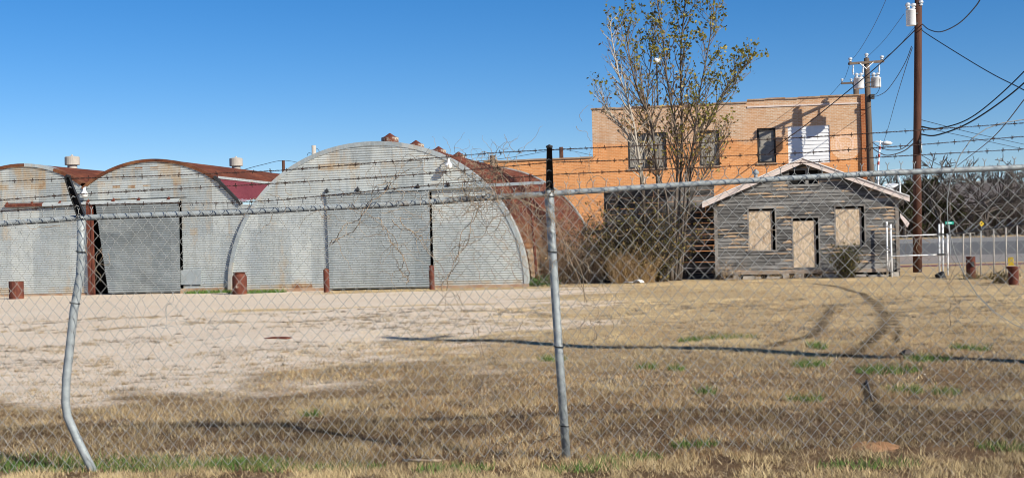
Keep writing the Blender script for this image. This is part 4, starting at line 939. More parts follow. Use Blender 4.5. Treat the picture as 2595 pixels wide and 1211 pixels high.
def shrub(name,label,px0,px1,pyt,Y,n,cols,seed,mat,stem_r=.008,leaf=.5,ls=.05,cat='shrub',spread=.35,curl=.12,xw=None,lean=0):
    r=random.Random(seed); a=P(px0,700,Y); b=P(px1,700,Y); base=Vector(((a.x+b.x)/2,Y,0)); t=thing(name,label,cat,base); st=MB(); lf=MB()
    H=P((px0+px1)/2,pyt,Y).z
    for i in range(n):
        u=r.random(); x=a.x+(b.x-a.x)*u; c=Vector((x,Y+r.uniform(-.4,.4),0)); d=Vector((r.gauss(lean,spread),r.gauss(0,spread),1)).normalized(); L=H*r.uniform(.45,1.1); m=int(max(5,L/.12)); pts=[c.copy()]
        for j in range(m):
            d=(d+Vector((r.gauss(0,curl),r.gauss(0,curl),r.gauss(-.02,.05)))).normalized(); c=c+d*(L/m); c.z=max(c.z,.01); pts.append(c.copy())
            if leaf and r.random()<leaf:
                for _ in range(2): cc=r.choice(cols); f=r.uniform(.7,1.3); leafquad(lf,c+Vector((r.gauss(0,.05),r.gauss(0,.05),r.gauss(0,.05))),r.uniform(.6,1.3)*ls,r,(cc[0]*f,cc[1]*f,cc[2]*f))
            if r.random()<.3 and j>2:
                q=c.copy(); dd=(d+Vector((r.gauss(0,.6),r.gauss(0,.6),r.gauss(0,.4)))).normalized(); tp=[q.copy()]
                for _ in range(3): q=q+dd*.08; dd=(dd+Vector((r.gauss(0,.3),r.gauss(0,.3),r.gauss(0,.3)))).normalized(); tp.append(q.copy())
                st.tube(tp,stem_r*.55,3,cap=False)
        st.tube(pts,[stem_r*(1-.6*j/len(pts)) for j in range(len(pts))],3,cap=False)
    part('stem',st,mat,t,True)
    if leaf: part('foliage',lf,MT['leaf_tint'],t,True)
    return t
OLIVE=[(.12,.11,.03),(.20,.165,.055),(.07,.055,.022),(.28,.19,.07),(.035,.03,.015)]; TAN=[(.42,.30,.15),(.52,.38,.20),(.30,.19,.09)]; DKGRN=[(.05,.06,.015),(.09,.09,.02),(.14,.11,.03)]
shrub('tangled_bush','tangled brown and olive bush climbing the slatted shed under the tall tree',1572,1690,478,42.05,210,OLIVE,2,MT['far_bark'],.011,.75,.085,'bush',.20,.15)
shrub('tangled_bush','dark leafless bush at the left corner of the slatted shed',1532,1600,490,42.7,130,OLIVE,14,MT['far_bark'],.012,.4,.06,'bush',.25,.16)
shrub('dry_weeds','tall tan dry weeds in front of the slatted shed',1550,1660,628,41.5,330,TAN,3,MT['straw_stem'],.009,.25,.05,'weeds',.28,.10)
shrub('dead_brush','dense pale brown dead brush beside the rusted side of the large hut',1390,1530,585,42.3,240,TAN,4,MT['dead_vine'],.009,.06,.05,'brush',.22,.12)
shrub('tangled_bush','dark bare thicket between the large hut back and the slatted shed',1440,1560,520,43.3,170,OLIVE,24,MT['far_bark'],.010,.3,.06,'bush',.22,.16)
shrub('dead_brush','thin dead stems standing right against the hut side near the rusty pole',1360,1410,500,42.8,60,TAN,44,MT['dead_vine'],.008,.03,.05,'brush',.12,.08)
shrub('evergreen_bush','small dark green bush beside the boarded house door',2128,2160,615,41.2,120,DKGRN,6,MT['bark_dark'],.007,.95,.055,'bush',.20,.16)
shrub('dry_weeds','thin dry weeds along the left foot of the wooden house',1815,1880,660,41.6,60,TAN,16,MT['dead_vine'],.006,.2,.05,'weeds',.3,.12)
shrub('dry_weeds','short brown weeds along the house front between the windows',1900,2110,685,41.4,90,TAN,17,MT['dead_vine'],.005,.3,.05,'weeds',.4,.12)
shrub('green_weed','low green weeds at the foot of the rusted hut side',1335,1400,694,41.0,70,[(.06,.13,.03),(.10,.17,.05)],18,MT['twig_grey'],.006,.9,.07,'weeds',.6,.14)
shrub('dry_weeds','dark weeds around the flanged rusty post at the right edge',2525,2560,690,34.3,70,OLIVE,19,MT['twig_grey'],.006,.6,.05,'weeds',.3,.12)
shrub('dry_weeds','low weeds along the foot of the diagonal fence at right',2440,2530,692,37.4,60,OLIVE,20,MT['dead_vine'],.005,.5,.05,'weeds',.4,.12)
# background bare trees
def bare_tree_mesh(seed,H=12.0):
    r=random.Random(seed); tr=MB(); tw=MB()
    def rec(p,d,L,rad,lv):
        m=4; pts=[p.copy()]; c=p.copy()
        for j in range(m): d=(d+Vector((r.gauss(0,.16),r.gauss(0,.16),r.gauss(.03,.08)))).normalized(); c=c+d*L/m; pts.append(c.copy())
        (tr if lv<2 else tw).tube(pts,[rad*(1-.4*j/m) for j in range(m+1)],5 if lv<2 else 3,cap=False)
        if lv>=5: return
        for k in range(r.choice((2,3,3)) if lv<4 else 3):
            a=r.uniform(.35,.95); s=Vector((r.gauss(0,1),r.gauss(0,1),r.gauss(0,.4))).normalized(); s=(s-d*s.dot(d)).normalized(); st=pts[r.choice((2,3,4,4))]
            rec(st,(d*math.cos(a)+s*math.sin(a)).normalized(),L*r.uniform(.66,.92),max(.06,rad*.62),lv+1)
    rec(Vector((0,0,-.2)),Vector((r.gauss(0,.06),0,1)).normalized(),H*.27,H*.022,0); return tr,tw
protos=[]
def bare_tree(label,px,pyt,Y,k,sc=None):
    base=P(px,hor(px),Y); base.z=0; H=P(px,pyt,Y).z
    if k>=len(protos):
        t=thing('bare_tree',label,'tree',base,0,'bare winter trees beyond the road'); a,b=bare_tree_mesh(100+k); zz=max(v[2] for v in b.v); t['h']=zz
        part('trunk',a,MT['far_bark'],t); part('branches',b,MT['far_bark'],t); protos.append((t,zz)); del t['h']
    else:
        t=copy_tree(protos[k][0]); t['label']=label
    s=H/protos[k][1]; t.location=base; t.scale=(s,s,s); t.rotation_euler=(0,0,random.uniform(0,6)); return t
bare_tree('tall bare tree just right of the near wooden utility pole, beyond the road',2375,388,205,0)
bare_tree('bare tree above the green street sign beyond the road',2425,396,208,1)
bare_tree('spreading bare tree with dark crooked limbs over the yellow road sign',2500,412,190,2)
bare_tree('bare tree cut by the right edge of the photo',2592,385,205,3)
bare_tree('low bare tree seen behind the far utility pole',2222,430,205,0)
bare_tree('bare tree between the near pole and the white gate',2318,425,212,2)
bare_tree('lower bare tree left of the right edge tree',2550,440,214,1)
bare_tree('small bare tree above the gate top rail',2400,440,214,3)
def woodland():
    mb=MB(); r=random.Random(55)
    for i in range(5200):
        px=r.uniform(2150,2760); Y=r.uniform(212,245); p=P(px,600,Y); p.z=0
        H=r.uniform(2,7.2)*(1.0+.2*math.sin(px*.03)); d=Vector((r.gauss(0,.18),r.gauss(0,.1),1)); c=p+Vector((0,0,r.uniform(0,H*.4))); pts=[c]
        for j in range(4): d=d+Vector((r.gauss(0,.25),0,0)); c=c+d.normalized()*H*.2; pts.append(c)
        f=r.uniform(.6,1.4); col=(.10*f,.08*f,.07*f) if r.random()<.8 else (.08*f,.08*f,.045*f); mb.tube(pts,[.14,.10,.08,.06,.04],3,col,cap=False)
    solo('woodland',mb,MT['grass_tint'],kind='stuff')
    # undergrowth backing: real bank of earth behind the trunks
    mb=MB(); n=40; rr=random.Random(4)
    for i in range(n):
        x0=P(2100,600,250).x+i*2.0; h0=4.6+1.2*math.sin(i*.7)+.7*math.sin(i*1.9); h1=4.6+1.2*math.sin((i+1)*.7)+.7*math.sin((i+1)*1.9)
        mb.quad((x0,250,-.1),(x0+2,250,-.1),(x0+2,262,h1),(x0,262,h0),(.085,.068,.056)); mb.quad((x0,262,h0),(x0+2,262,h1),(x0+2,300,h1*.8),(x0,300,h0*.8),(.07,.055,.045))
    solo('hillside',mb,MT['grass_tint'],kind='structure')
woodland()
def evergreen(px,pyt,Y,w,seed,label):
    r=random.Random(seed); b=P(px,hor(px),Y); b.z=0; H=P(px,pyt,Y).z; t=thing('evergreen_tree',label,'tree',b,0,'dark evergreens beyond the road'); tr=MB(); lf=MB(); tr.tube([b,b+Vector((0,0,H*.8))],[.3,.08],7)
    blobs=[(b+Vector((r.gauss(0,w*.5),r.gauss(0,w*.4),H*r.uniform(.15,.93))),r.uniform(.5,1.1)*w*.42) for _ in range(22)]
    for c,s in blobs:
        for _ in range(130):
            d=Vector((r.gauss(0,1),r.gauss(0,1),r.gauss(0,1))).normalized()*s*r.random()**.4; f=r.uniform(.6,1.4); leafquad(lf,c+d,r.uniform(.3,.6),r,(.062*f,.062*f,.028*f))
    part('trunk',tr,MT['far_bark'],t,True); part('crown',lf,MT['leaf_tint'],t,True)
evergreen(2345,445,214,2.4,1,'dark olive evergreen between the near utility pole and the white gate posts')
evergreen(2292,455,206,2.2,2,'dark evergreen half hidden behind the right house eave')
evergreen(2402,490,214,2.0,3,'low dark evergreen behind the green street sign')
for (px0,px1,py0,py1,Y,lab) in ((2450,2500,462,474,420,'long pale building glimpsed through the bare trees on the hill'),(2512,2560,456,470,430,'white building on the hill near the right edge')):
    a=P(px0,py1,Y); b=P(px1,py0,Y); t=thing('hill_building',lab,'building',(a.x,Y,0),0,'pale buildings on the far hill'); mb=MB(); mb.box(a.x,b.x,Y,Y+12,0,b.z); part('wall',mb,MT['concrete'],t,True)
    mb=MB(); n=6
    for i in range(n): x=a.x+(b.x-a.x)*(i+.3)/n; mb.box(x,x+(b.x-a.x)*.4/n,Y-.05,Y,a.z+.6,b.z-.7)
    parts('window',mb,MT['asphalt'],t,True); mb=MB(); mb.box(a.x-.3,b.x+.3,Y-.3,Y+12.3,b.z,b.z+.35); part('roof',mb,MT['concrete'],t,True)
def hill():
    mb=MB()
    for i in range(30):
        x0=40+i*14; h=lambda x: 14.2+1.0*math.sin(x*.013)+.8*math.sin(x*.05)
        mb.quad((x0,300,-.2),(x0+14,300,-.2),(x0+14,415,h(x0+14)),(x0,415,h(x0)),(.11,.09,.078)); mb.quad((x0,415,h(x0)),(x0+14,415,h(x0+14)),(x0+14,600,h(x0+14)*.9),(x0,600,h(x0)*.9),(.08,.065,.05))
    r=random.Random(9)
    for i in range(1500):
        x=r.uniform(45,440); y=r.uniform(405,430); z=h(x)*min(1,(y-300)/115); c=Vector((x,y,z)); pts=[c]; d=Vector((r.gauss(0,.2),0,1))
        for j in range(4): c=c+d.normalized()*r.uniform(.6,1.6); d=d+Vector((r.gauss(0,.35),0,0)); pts.append(c)
        f=r.uniform(.6,1.4); mb.tube(pts,[.2,.16,.13,.1,.07],3,(.075*f,.06*f,.052*f),cap=False)
    solo('far_hill',mb,MT['grass_tint'],kind='structure')
hill()
# ------------------------------------------------------------------ poles and wires
def insul(mb,c,s=1.0): mb.lathe([(.02*s,0),(.05*s,.02*s),(.03*s,.05*s),(.06*s,.08*s),(.05*s,.12*s),(.0,.14*s)],c,10)
def transformer(parent,c,rad,h,mat='transformer_paint'):
    mb=MB(); c=Vector(c); mb.lathe([(0,0),(rad*.96,0),(rad,.02),(rad,h*.9),(rad*1.03,h*.91),(rad*1.03,h*.94),(rad*.8,h),(0,h*1.03)],c,18); o=part('transformer_can',mb,MT[mat],parent,True,True)
    mb=MB(); insul(mb,c+Vector((-.1,0,h)),1.6); insul(mb,c+Vector((.1,0,h)),1.6); parts('bushing',mb,MT['porcelain'],o,True)
    return o
NB=P(2326,690,44.7); NB.z=0
t=thing('utility_pole','near dark brown wooden utility pole with one white transformer, right of the house','utility pole',NB,0,'wooden utility poles')
top=P(2328,-140,44.7); mb=MB(); b0=P(2325,692,44.7); b0.z=-.1; mb.tube([b0,P(2324,430,44.7),P(2326,200,44.7),top],[.16,.145,.135,.12],14); part('shaft',mb,MT['pole_wood'],t,True,True)
transformer(t,P(2309,66,44.6),.17,.58)
mb=MB(); 
for y in (35,60): mb.bar(P(2312,y,44.6),P(2326,y,44.6),.05,.05)
mb.bar(P(2330,355,44.5),P(2334,388,44.5),.08,.05); parts('bracket',mb,MT['dark_metal'],t,True)
mb=MB(); mb.bar(P(2334.5,360,44.5),P(2334.5,386,44.5),.05,.05); part('meter_box',mb,MT['transformer_paint'],t,True)
mb=MB(); insul(mb,P(2334,16,44.6),1.5); insul(mb,P(2301,22,44.5),1.5); parts('insulator',mb,MT['porcelain'],t,True,merge=.02)
FP=P(2208,560,58); FP.z=0
t=thing('utility_pole','far utility pole with crossarm and two white transformers at the brick corner','utility pole',FP,0,'wooden utility poles')
mb=MB(); b0=P(2213,600,58); b0.z=-.1; mb.tube([b0,P(2206,430,58),P(2201,300,58),P(2196,148,58)],[.17,.16,.14,.12],12); part('shaft',mb,MT['old_pole_wood'],t,True,True)
mb=MB(); mb.bar(P(2151,162,57.45),P(2239,156,58.25),.11,.11); ca_=part('crossarm',mb,MT['old_pole_wood'],t,True)
mb=MB(); mb.bar(P(2178,160,57.62),P(2196,175,57.85),.04,.03); mb.bar(P(2213,158,57.95),P(2198,172,57.85),.04,.03); parts('brace',mb,MT['transformer_paint'],ca_,True)
mb=MB()
for (x,y,dy) in ((2155,158,57.49),(2196,147,57.98),(2235,153,58.21)): insul(mb,P(x,y,dy),1.6)
for (x,y0,y1) in ((2162,166,190),(2187,163,190),(2228,162,186)):
    dy=57.45+(x-2151)/88*.8; c0=P(x,y1,dy); c1=P(x,y0,dy); mb.tube([c0,c1],.03,8); mb.tube([c0+Vector((0,0,.1)),c0+Vector((0,0,.25))],.045,8)
parts('insulator',mb,MT['porcelain'],t,True,merge=.02)
transformer(t,P(2177,225,57.65),.23,.50); transformer(t,P(2220,222,58.2),.23,.47)
mb=MB(); mb.bar(P(2184,212,57.9),P(2214,208,57.9),.06,.06); mb.bar(P(2184,222,57.9),P(2214,219,57.9),.05,.05); mb.tube([P(2165,196,57.8),P(2200,194,57.8),P(2229,190,57.8)],.015,5); parts('bracket',mb,MT['dark_metal'],t,True)
mb=MB(); mb.box(-.09,.09,-.08,.08,-.1,.12); mb.xform(Matrix.Translation(P(2210,246,57.8))); part('cable_clamp',mb,MT['dark_metal'],t,True)
def stub(name,label,px,y0,Y,rad,mat,cross=None,cat='pole'):
    b=P(px,y0,Y); base=Vector((b.x,Y,0)); t=thing(name,label,cat,base); mb=MB(); mb.tube([base,b],[rad*1.1,rad],10); part('shaft',mb,MT[mat],t,True,True)
    if cross: 
        mb=MB(); mb.bar(P(cross[0],cross[2],Y),P(cross[1],cross[3],Y),.10,.11); c=part('crossarm',mb,MT[mat],t,True); mb=MB()
        for (x,y) in cross[4]: insul(mb,P(x,y,Y),1.5)
        parts('insulator',mb,MT['porcelain'],c,True)
        mb=MB(); mb.tube([P(px-9,cross[2]+1,Y),P(px-1,cross[2]+13,Y)],.025,6); part('brace',mb,MT['dark_metal'],c,True)
    return t
stub('utility_pole','pole with short crossarm rising behind the brick parapet',2169,205,77,.17,'old_pole_wood',(2132,2172,212,210,((2134,208),(2157,208),(2168,203))),'utility pole')
stub('utility_pole','short dark pole top above the low brick parapet',1422,373,82,.13,'pole_wood',cat='utility pole')
stub('utility_pole','thin dark pole top in the gap between the barrel shed and the large hut',718,407,72,.09,'pole_wood',cat='utility pole')
stub('mast_pipe','grey pipe mast with wire loops behind the left shoulder of the large hut',795,369,62,.11,'concrete',cat='mast')
t=stub('wire_post','pale wooden post with a porcelain top between the large hut and the brick wall',1248,394,60.0,.13,'old_pole_wood',cat='post')
b=P(1354,440,41.05); base=Vector((b.x,b.y,0)); mb=MB(); mb.tube([base,P(1349,560,41.05),P(1344,441,41.05)],.045,10); solo('rusty_post',mb,MT['rustpipe'],'tall thin rusty steel pole holding the end of the large hut door track','post',base,smooth=True)
# street lamp
t=thing('street_lamp','cobra head street lamp on a red and white pole beside the far utility pole','street lamp',Vector((P(2222,500,95).x,95,0))); a=P(2222,500,95); a.z=0
segs=[a,P(2225,425,95),P(2231,356,95)]; mb=MB(); mb.tube(segs,[.10,.08,.06],10); part('pole',mb,MT['mark_white'],t,True,True)
mb=MB()
for k in range(3):
    p0=segs[1].lerp(segs[2],.1+.28*k); p1=segs[1].lerp(segs[2],.22+.28*k); mb.tube([p0,p1],.085,10)
parts('red_band',mb,MT['red_paint'],t,True)
mb=MB(); mb.tube([P(2212,361,95),P(2222,359,95),P(2231,360,95),P(2243,361,95)],.045,8); part('arm',mb,MT['transformer_paint'],t,True,True)
mb=MB(); c=P(2247,363,95); mb.lathe([(0,.18),(.2,.12),(.34,0),(.25,-.12),(0,-.2)],c,14); mb.v=[(c.x+(v[0]-c.x)*1.3,v[1],v[2]) for v in mb.v]; part('lamp_head',mb,MT['lamp_glass'],t,True,True)
# flood lamp high behind the tree
t=thing('flood_lamp','small white lamp glimpsed through the tall tree branches','lamp',Vector((P(1664,400,75).x,75,0))); b=P(1664,155,75); mb=MB(); mb.tube([Vector((b.x,75,0)),b],.05,8); part('pole',mb,MT['dark_metal'],t,True); mb=MB(); mb.lathe([(0,.2),(.18,.15),(.24,0),(.1,-.16),(0,-.18)],b,12); part('lamp_head',mb,MT['white_paint'],t,True,True)
# pole outside the right edge, its shadow lies across the yard
OP=Vector((10.5,9.8,0)); t=thing('utility_pole','utility pole beside the yard whose long shadow crosses the grass','utility pole',OP,0,'wooden utility poles'); mb=MB(); mb.tube([OP-Vector((0,0,.2)),OP+Vector((0,0,5)),OP+Vector((0,0,10))],[.20,.18,.16],12); part('shaft',mb,MT['pole_wood'],t,True,True)
mb=MB(); mb.bar(OP+Vector((-.55,-.55,9.6)),OP+Vector((.55,.55,9.6)),.1,.1); part('crossarm',mb,MT['pole_wood'],t,True)
transformer(t,OP+Vector((-.35,0.05,8.6)),.2,.6)
def wire(label,pts,rad,name='power_cable',mat='black_cable',group='overhead cables at right',n=50):
    P3=[Vector(p) if not isinstance(p,tuple) or len(p)!=3 or p[0]<50 and False else P(*p) for p in pts]
    x=np.arange(len(P3)); xi=np.linspace(0,len(P3)-1,n); out=[]
    def cr(p0,p1,p2,p3,t): return .5*((2*p1)+(-p0+p2)*t+(2*p0-5*p1+4*p2-p3)*t*t+(-p0+3*p1-3*p2+p3)*t**3)
    for u in xi:
        i=min(int(u),len(P3)-2); k=u-i; a=P3[max(i-1,0)] if i>0 else P3[0]*2-P3[1]; d=P3[i+2] if i+2<len(P3) else P3[-1]*2-P3[-2]; out.append(cr(a,P3[i],P3[i+1],d,k))
    mb=MB(); mb.tube(out,rad,5); solo(name,mb,MT[mat],label,'cable',out[0],group)
def tp(v):
    v=Vector(v); d=v.y; u=(v.x*ca-(v.z-CAMH)*sa)/d; w=(v.x*sa+(v.z-CAMH)*ca)/d; return (CX+u*F,CY-w*F,d)
e1=tp(OP+Vector((0,0,7.5))); e2=tp(OP+Vector((0,0,6.9)))
wire('upper of the two thick cables sagging right from the near pole',[(2330,320,44.7),(2382,325,44),(2469,293,43),(2595,182,41),(2700,50,39),(2780,-80,37)],.022)
wire('lower and thickest cable sagging right from the near pole',[(2330,340,44.7),(2377,342,44),(2469,304,43),(2595,211,41),(2700,90,39),(2780,-30,37)],.026)
wire('cable curving up to the top edge right of the transformer',[(2337,62,44.6),(2355,76,42),(2385,81,39),(2430,60,36),(2470,20,34),(2490,-12,33),(2520,-70,32)],.018)
wire('straight cable falling right from the near pole below the transformer',[(2335,73,44.6),(2348,86,43),(2445,147,40),(2520,191,37),(2595,229,34),(2700,290,31)],.016)
wire('cable from the near pole falling left across the brick wall to the third window',[(2325,70,44.6),(2295,101,46),(2200,189,50),(2050,311,56),(1990,355,59),(1950,388,60.5)],.022)
wire('slack loop cable between the near pole and the clamp on the far pole',[(2310,118,44.6),(2295,157,46),(2270,200,49),(2246,231,53),(2225,243,56),(2211,245,57.8)],.014)
wire('thin cable dropping from the near pole toward the street lamp',[(2312,122,44.6),(2296,170,50),(2270,255,65),(2252,320,80),(2238,365,94)],.014)
wire('upper sagging cable between the two poles near the street lamp',[(2321,345,44.7),(2290,375,47),(2262,381,50),(2235,376,54),(2211,362,57.8)],.016)
wire('lower sagging cable between the two poles near the street lamp',[(2321,358,44.7),(2290,383,47),(2250,394,51),(2228,387,55),(2211,376,57.8)],.02)
wire('short loop cable from the right transformer down to the far pole clamp',[(2229,200,57.8),(2229,222,57.8),(2222,237,57.8),(2211,243,57.8)],.012)
wire('thin wire rising from the far crossarm left end to the top edge',[(2155,157,57.8),(2180,125,50),(2215,65,44),(2245,0,40),(2258,-40,38)],.008)
wire('thin wire from the far crossarm middle to the near transformer',[(2196,147,57.8),(2240,103,51),(2291,36,44.5)],.008)
wire('thin wire from the far crossarm right end to the near pole',[(2235,153,57.8),(2275,120,50),(2326,60,44.7)],.008)
wire('thin wire falling left from the far crossarm behind the brick parapet',[(2155,158,57.8),(2142,196,66),(2134,207,76.5)],.010)
wire('faint wire from the rear crossarm down behind the roof line',[(2134,208,77),(2118,226,80),(2100,246,85)],.012)
wire('upper faint wire falling right from the near pole at fence height',[(2330,303,44.7),(2460,336,55),(2595,366,65),(2680,384,70)],.012)
wire('lower faint wire falling right from the near pole at fence height',[(2333,322,44.7),(2460,349,55),(2595,378,65),(2680,392,70)],.012)
wire('thin cable slanting from the right edge down to the bare trees',[(2660,160,36),(2595,253,42),(2520,345,52),(2450,402,66),(2400,440,80)],.018)
wire('cable slanting down right from the near pole foot of the wires',[(2329,390,44.7),(2380,418,46),(2420,430,48),(2470,424,50)],.012)
wire('thin wire from the barrel roof to the dark pole top beside the large hut',[(612,432,50),(660,419,62),(718,407,72),(765,414,80)],.014,group='thin wires over the huts')
wire('thin wire crossing behind the straight fence post to the brick wall',[(1170,412,60),(1290,400,62),(1415,379,80),(1450,383,80),(1510,396,62)],.012,group='thin wires over the huts')
wire('curled wire at the foot of the grey pipe mast',[(795,375,62),(805,378,62),(810,388,62),(800,392,62),(783,388,62),(778,395,62)],.012,group='thin wires over the huts')
# ------------------------------------------------------------------ yard things
def bollard(label,px,py,pyt,rad,cap,g='rusty steel posts in the yard',mat='rustpipe',name='steel_bollard',cat='bollard'):
    b=G(px,py); b.z=0; h=P(px,pyt,b.y).z; t=thing(name,label,cat,b,0,g); mb=MB(); mb.lathe([(rad,-.1),(rad,h),(rad*.86,h),(rad*.86,h-.05),(rad*.8,h-.3)] if cap!='dome' else [(rad,-.1),(rad,h-.06),(rad*.85,h-.02),(rad*.4,h),(0,h)],n=18); part('pipe',mb,MT[mat],t)
    if cap=='flange': mb=MB(); mb.lathe([(rad,h-.06),(rad*1.35,h-.06),(rad*1.35,h+.0),(0,h+.003)],n=18); part('flange',mb,MT[mat],t)
    if cap=='plate': mb=MB(); mb.box(-.03,.05,-rad-.03,-rad,h-.3,h-.15); part('hasp',mb,MT['dark_metal'],t)
    return t
bollard('squat square topped rusty pipe at the left foot of the barrel shed',42,757,713,.235,'open')
bollard('slim rusty pipe post at the left jamb of the large hut door',828,741,680,.095,'dome')
bollard('slim rusty pipe post at the right jamb of the large hut door',1095,734,672,.085,'dome')
bollard('rusty pipe bollard in front of the diagonal fence at right',2461,706,650,.135,'plate')
bollard('flanged rusty pipe post at the right edge of the yard',2569,722,675,.13,'flange')
b=G(608,745); t=thing('rusty_tank','rusty cylinder tank with domed top and label plate before the large hut','tank',b); h=P(608,690,b.y).z; mb=MB(); mb.lathe([(.20,-.05),(.235,0),(.235,h-.16),(.22,h-.10),(.17,h-.03),(.235,h),(.22,h),(.16,h-.05),(0,h-.05)],n=20); part('shell',mb,MT['rustpipe'],t,smooth=True); mb=MB(); mb.bar((-.07,-.236,h*.42),(.07,-.236,h*.42),.01,.17); part('plate',mb,MT['flake'],t)
for (x0,y0,x1,y1,w,lab,m,nm) in ((1583,712,1607,718,.13,'flat white board lying by the dry weeds','white_paint','white_board'),(1608,708,1628,718,.12,'white curved scrap beside the flat white board','white_paint','white_scrap'),(676,866,733,861,.10,'flat rusty iron strip lying on the gravel','rustpipe','iron_strip')):
    a=G(x0,y1); b=G(x1,y1); mb=MB(); n=8
    for i in range(n):
        u,v=i/n,(i+1)/n; bend=lambda s:.05*math.sin(math.pi*s)*(1.8 if 'scrap' in nm else .5 if 'board' in nm else .25)
        p=a.lerp(b,u)+Vector((0,0,.03+bend(u))); q=a.lerp(b,v)+Vector((0,0,.03+bend(v))); mb.bar(p,q,w*2.0*(1 if m!='rustpipe' else .8),.02)
    solo(nm,mb,MT[m],lab,'scrap',a)
c=G(2215,1145); mb=MB(); n=36; rr=random.Random(2); mb.v.append((c.x,c.y,.065))
for k in range(1,6):
    for i in range(n): a=6.2832*i/n; q=k/5*(.27+.04*math.sin(3*a)); mb.v.append((c.x+q*1.0*math.cos(a),c.y+q*.75*math.sin(a),.065*(1-(k/5)**1.6)+rr.uniform(-.014,.016)-(.02 if k==5 else 0)))
for i in range(n): mb.f.append((0,1+i,1+(i+1)%n)); mb.c.append(None)
for k in range(4):
    for i in range(n): mb.f.append((1+k*n+i,1+(k+1)*n+i,1+(k+1)*n+(i+1)%n,1+k*n+(i+1)%n)); mb.c.append(None)
solo('dirt_mound',mb,MT['dirt'],'small orange mound of loose soil at the fence foot','mound',c,smooth=True)
def log(label,pts,rad,mat,name,cat):
    P3=[G(*p)+Vector((0,0,rad*.8)) for p in pts]; mb=MB(); mb.tube(P3,[rad*(1-.2*i/len(P3)) for i in range(len(P3))],8); solo(name,mb,MT[mat],label,cat,P3[0],smooth=True)
log('dark splintered stick lying in the grass below the dark curved bands',[(2196,968),(2203,990),(2212,1018)],.014,'bark_dark','broken_stick','stick')
log('long pale stick lying along the fence bottom left of the straight post',[(1020,1169),(1080,1170),(1120,1170)],.012,'dead_vine','pale_stick','stick')
log('pale twig lying at the fence foot right of the straight post',[(1590,1168),(1640,1163),(1690,1158)],.012,'dead_vine','pale_twig','stick')
c=G(2300,900); mb=MB(); mb.lathe([(.09,-.02),(.085,.03),(.05,.06),(.02,.075),(0,.075)],c,9); mb.v=[(v[0]+rr.uniform(-.02,.02),v[1]+rr.uniform(-.02,.02),v[2]) for v in mb.v]; solo('dark_stone',mb,MT['far_bark'],'dark clod lying beside the long pole shadow','stone',c)
# white pipe gate against the house corner
gy=41.0
def pipe(parent,a,b,rad,nm,mat='white_paint'): mb=MB(); mb.tube([a,b],rad,10); return part(nm,mb,MT[mat],parent,True,True)
g0=P(2249,702,41.25); g0.z=0; t=thing('pipe_gate','white pipe gate frame standing open against the house corner','gate',g0)
A0=P(2249,702,41.25);A1=P(2247,562,41.25);B0=P(2260,703,40.75);B1=P(2257,568,40.75); A0.z=B0.z=-.02
pipe(t,A0,A1,.032,'gate_post'); pipe(t,B0,B1,.032,'gate_post')
for k in (.12,.5,.92): pipe(t,A0.lerp(A1,k),B0.lerp(B1,k),.025,'rail')
pipe(t,A0.lerp(A1,.05),B0.lerp(B1,.5),.025,'brace')
C1=P(2382,594,41.0); C0=P(2382,645,41.0); pipe(t,P(2258,599,40.78),C1,.014,'rail'); pipe(t,P(2258,649,40.78),C0,.02,'rail')
t=thing('gate_posts','pair of white latch posts with rust at the right end of the pipe gate','gate post',Vector((C1.x,41,0)))
for (x,y0,y1,m) in ((2380,568,698,'white_paint'),(2389,566,697,'white_paint'),(2401,592,696,'white_paint')):
    a=P(x+1,y1,41.0); a.z=-.02; pipe(t,a,P(x,y0,41.0),.031,'gate_post',m)
mb=MB(); mb.bar(P(2376,594,40.95),P(2394,593,40.95),.06,.05); mb.bar(P(2376,645,40.95),P(2394,644,40.95),.06,.05); parts('hinge',mb,MT['dark_metal'],t,True)
b=G(2385,704); mb=MB(); mb.lathe([(.17,0),(.16,.1),(.10,.16),(.04,.2),(0,.2)],b,8); mb.v=[(v[0]+.05*math.sin(v[2]*40),v[1],v[2]) for v in mb.v]; solo('rubber_block',mb,MT['black_cable'],'black lump at the foot of the white latch posts','block',b)
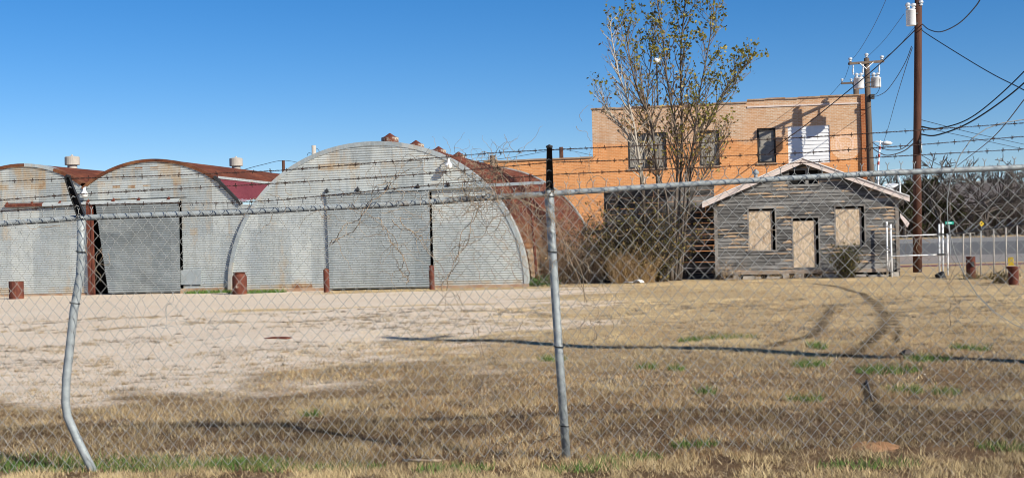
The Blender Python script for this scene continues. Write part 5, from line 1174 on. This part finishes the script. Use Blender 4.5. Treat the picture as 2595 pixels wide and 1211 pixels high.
def side_fence():
    p0=P(2402,593,41.0); p0.z=0; base=p0; t=thing('boundary_fence','grey chain link boundary fence with slanted barbed arms running along the road','fence',base)
    px=[2402,2441,2459,2485,2518,2549,2577,2620,2665]; Yd=[41,40.2,39.8,39.3,38.6,37.9,37.2,36.4,35.5]; yt=[593,590,587,583,578,574,570,564,558]; tops=[]
    for x,Y,y in zip(px,Yd,yt):
        tp_=P(x,y,Y); b=Vector((tp_.x-.03,Y,0)); tops.append(tp_)
        o=pipe(t,b,tp_,.022,'post','concrete'); a=MB(); a.bar(tp_,tp_+Vector((.28,-.15,.26)),.04,.03); part('barb_arm',a,MT['pipe_galv'],o,True)
    mb=MB(); mb.tube(tops,.025,8); part('top_rail',mb,MT['dark_metal'],t,True)
    mb=MB(); L=0; 
    A=tops[0]; B=tops[-1]; d=Vector((B.x-A.x,B.y-A.y,0)); Ld=d.length; d.normalize(); s=.11; n=int(Ld/s)
    for i in range(n):
        c=A+d*(i*s); zt=A.z+(B.z-A.z)*i/n; pts=[]
        for j in range(int(zt/.06)): q=c+d*(s/2 if j%2 else -s/2); pts.append((q.x,q.y,zt-j*.06))
        mb.tube(pts,.0022,3,cap=False)
    part('wire_mesh',mb,MT['pipe_galv'],t,True)
    for k in (.33,.66,1.0):
        mb=MB(); mb.tube([q+Vector((.28,-.15,.26))*k for q in tops],.005,4); part('barbed_wire',mb,MT['barbed_rust'],t,True)
    c=P(2560,662,37.0); mb=MB(); mb.box(-.075,.075,-.012,.012,-.12,.12); mb.xform(Matrix.Translation(c-Vector((0,.05,0)))@Matrix.Rotation(-.5,4,'Z')); solo('yellow_plate',mb,MT['yellow_sign'],'small yellow plate hung on the diagonal boundary fence','sign',c)
side_fence()
def sign(label,cat,px,py,Y,w,h,mat,name,shape='rect'):
    c=P(px,py,Y); t=thing(name,label,cat,Vector((c.x,Y,0))); mb=MB(); mb.tube([Vector((c.x,Y+.03,0)),Vector((c.x,Y+.03,c.z+h/2))],.03,8); part('post',mb,MT['pipe_galv'],t,True); mb=MB()
    if shape=='rect': mb.box(c.x-w/2,c.x+w/2,Y-.02,Y-.01,c.z-h/2,c.z+h/2)
    else: mb.bar((c.x,Y-.02,c.z-w/2),(c.x,Y-.02,c.z+w/2),w*1.0,.012,up=(0,1,0)); mb.v=[(c.x+(v[0]-c.x)*.707+(v[2]-c.z)*.707,v[1],c.z-(v[0]-c.x)*.707+(v[2]-c.z)*.707) for v in mb.v]
    o=part('panel',mb,MT[mat],t,True); mb=MB()
    if shape=='rect':
        x=c.x-w*.38
        for ww in (.12,.05,.09,.07,.12,.08): mb.box(x,x+ww*w,Y-.026,Y-.022,c.z-h*.16,c.z+h*.18); x+=(ww+.03)*w
        part('worn_lettering',mb,MT['mark_white'],o,True)
    else:
        mb.bar((c.x-w*.15,Y-.035,c.z),(c.x+w*.2,Y-.035,c.z+w*.1),.08,.01,up=(0,1,0)); part('arrow_mark',mb,MT['black_cable'],o,True)
sign('green street name sign beyond the white latch posts','sign',2406,565,70,.46,.17,'green_sign','street_sign')
sign('yellow diamond road sign beyond the boundary fence','sign',2487,567,95,.30,.30,'yellow_sign','road_sign','diamond')
# far guard rail
mb=MB(); t=thing('guard_rail','white guard rail along the far side of the road','guard rail',(P(2350,600,188).x,188,0))
a=P(2300,598,188); b=P(2470,592,188); a.z=b.z=.62; mb.bar(a,b,.06,.12); part('rail',mb,MT['pale_road'],t,True); mb=MB()
for i in range(14): q=a.lerp(b,i/13); mb.bar((q.x,188.05,0),(q.x,188.05,.75),.10,.10)
parts('post',mb,MT['pale_road'],t,True)
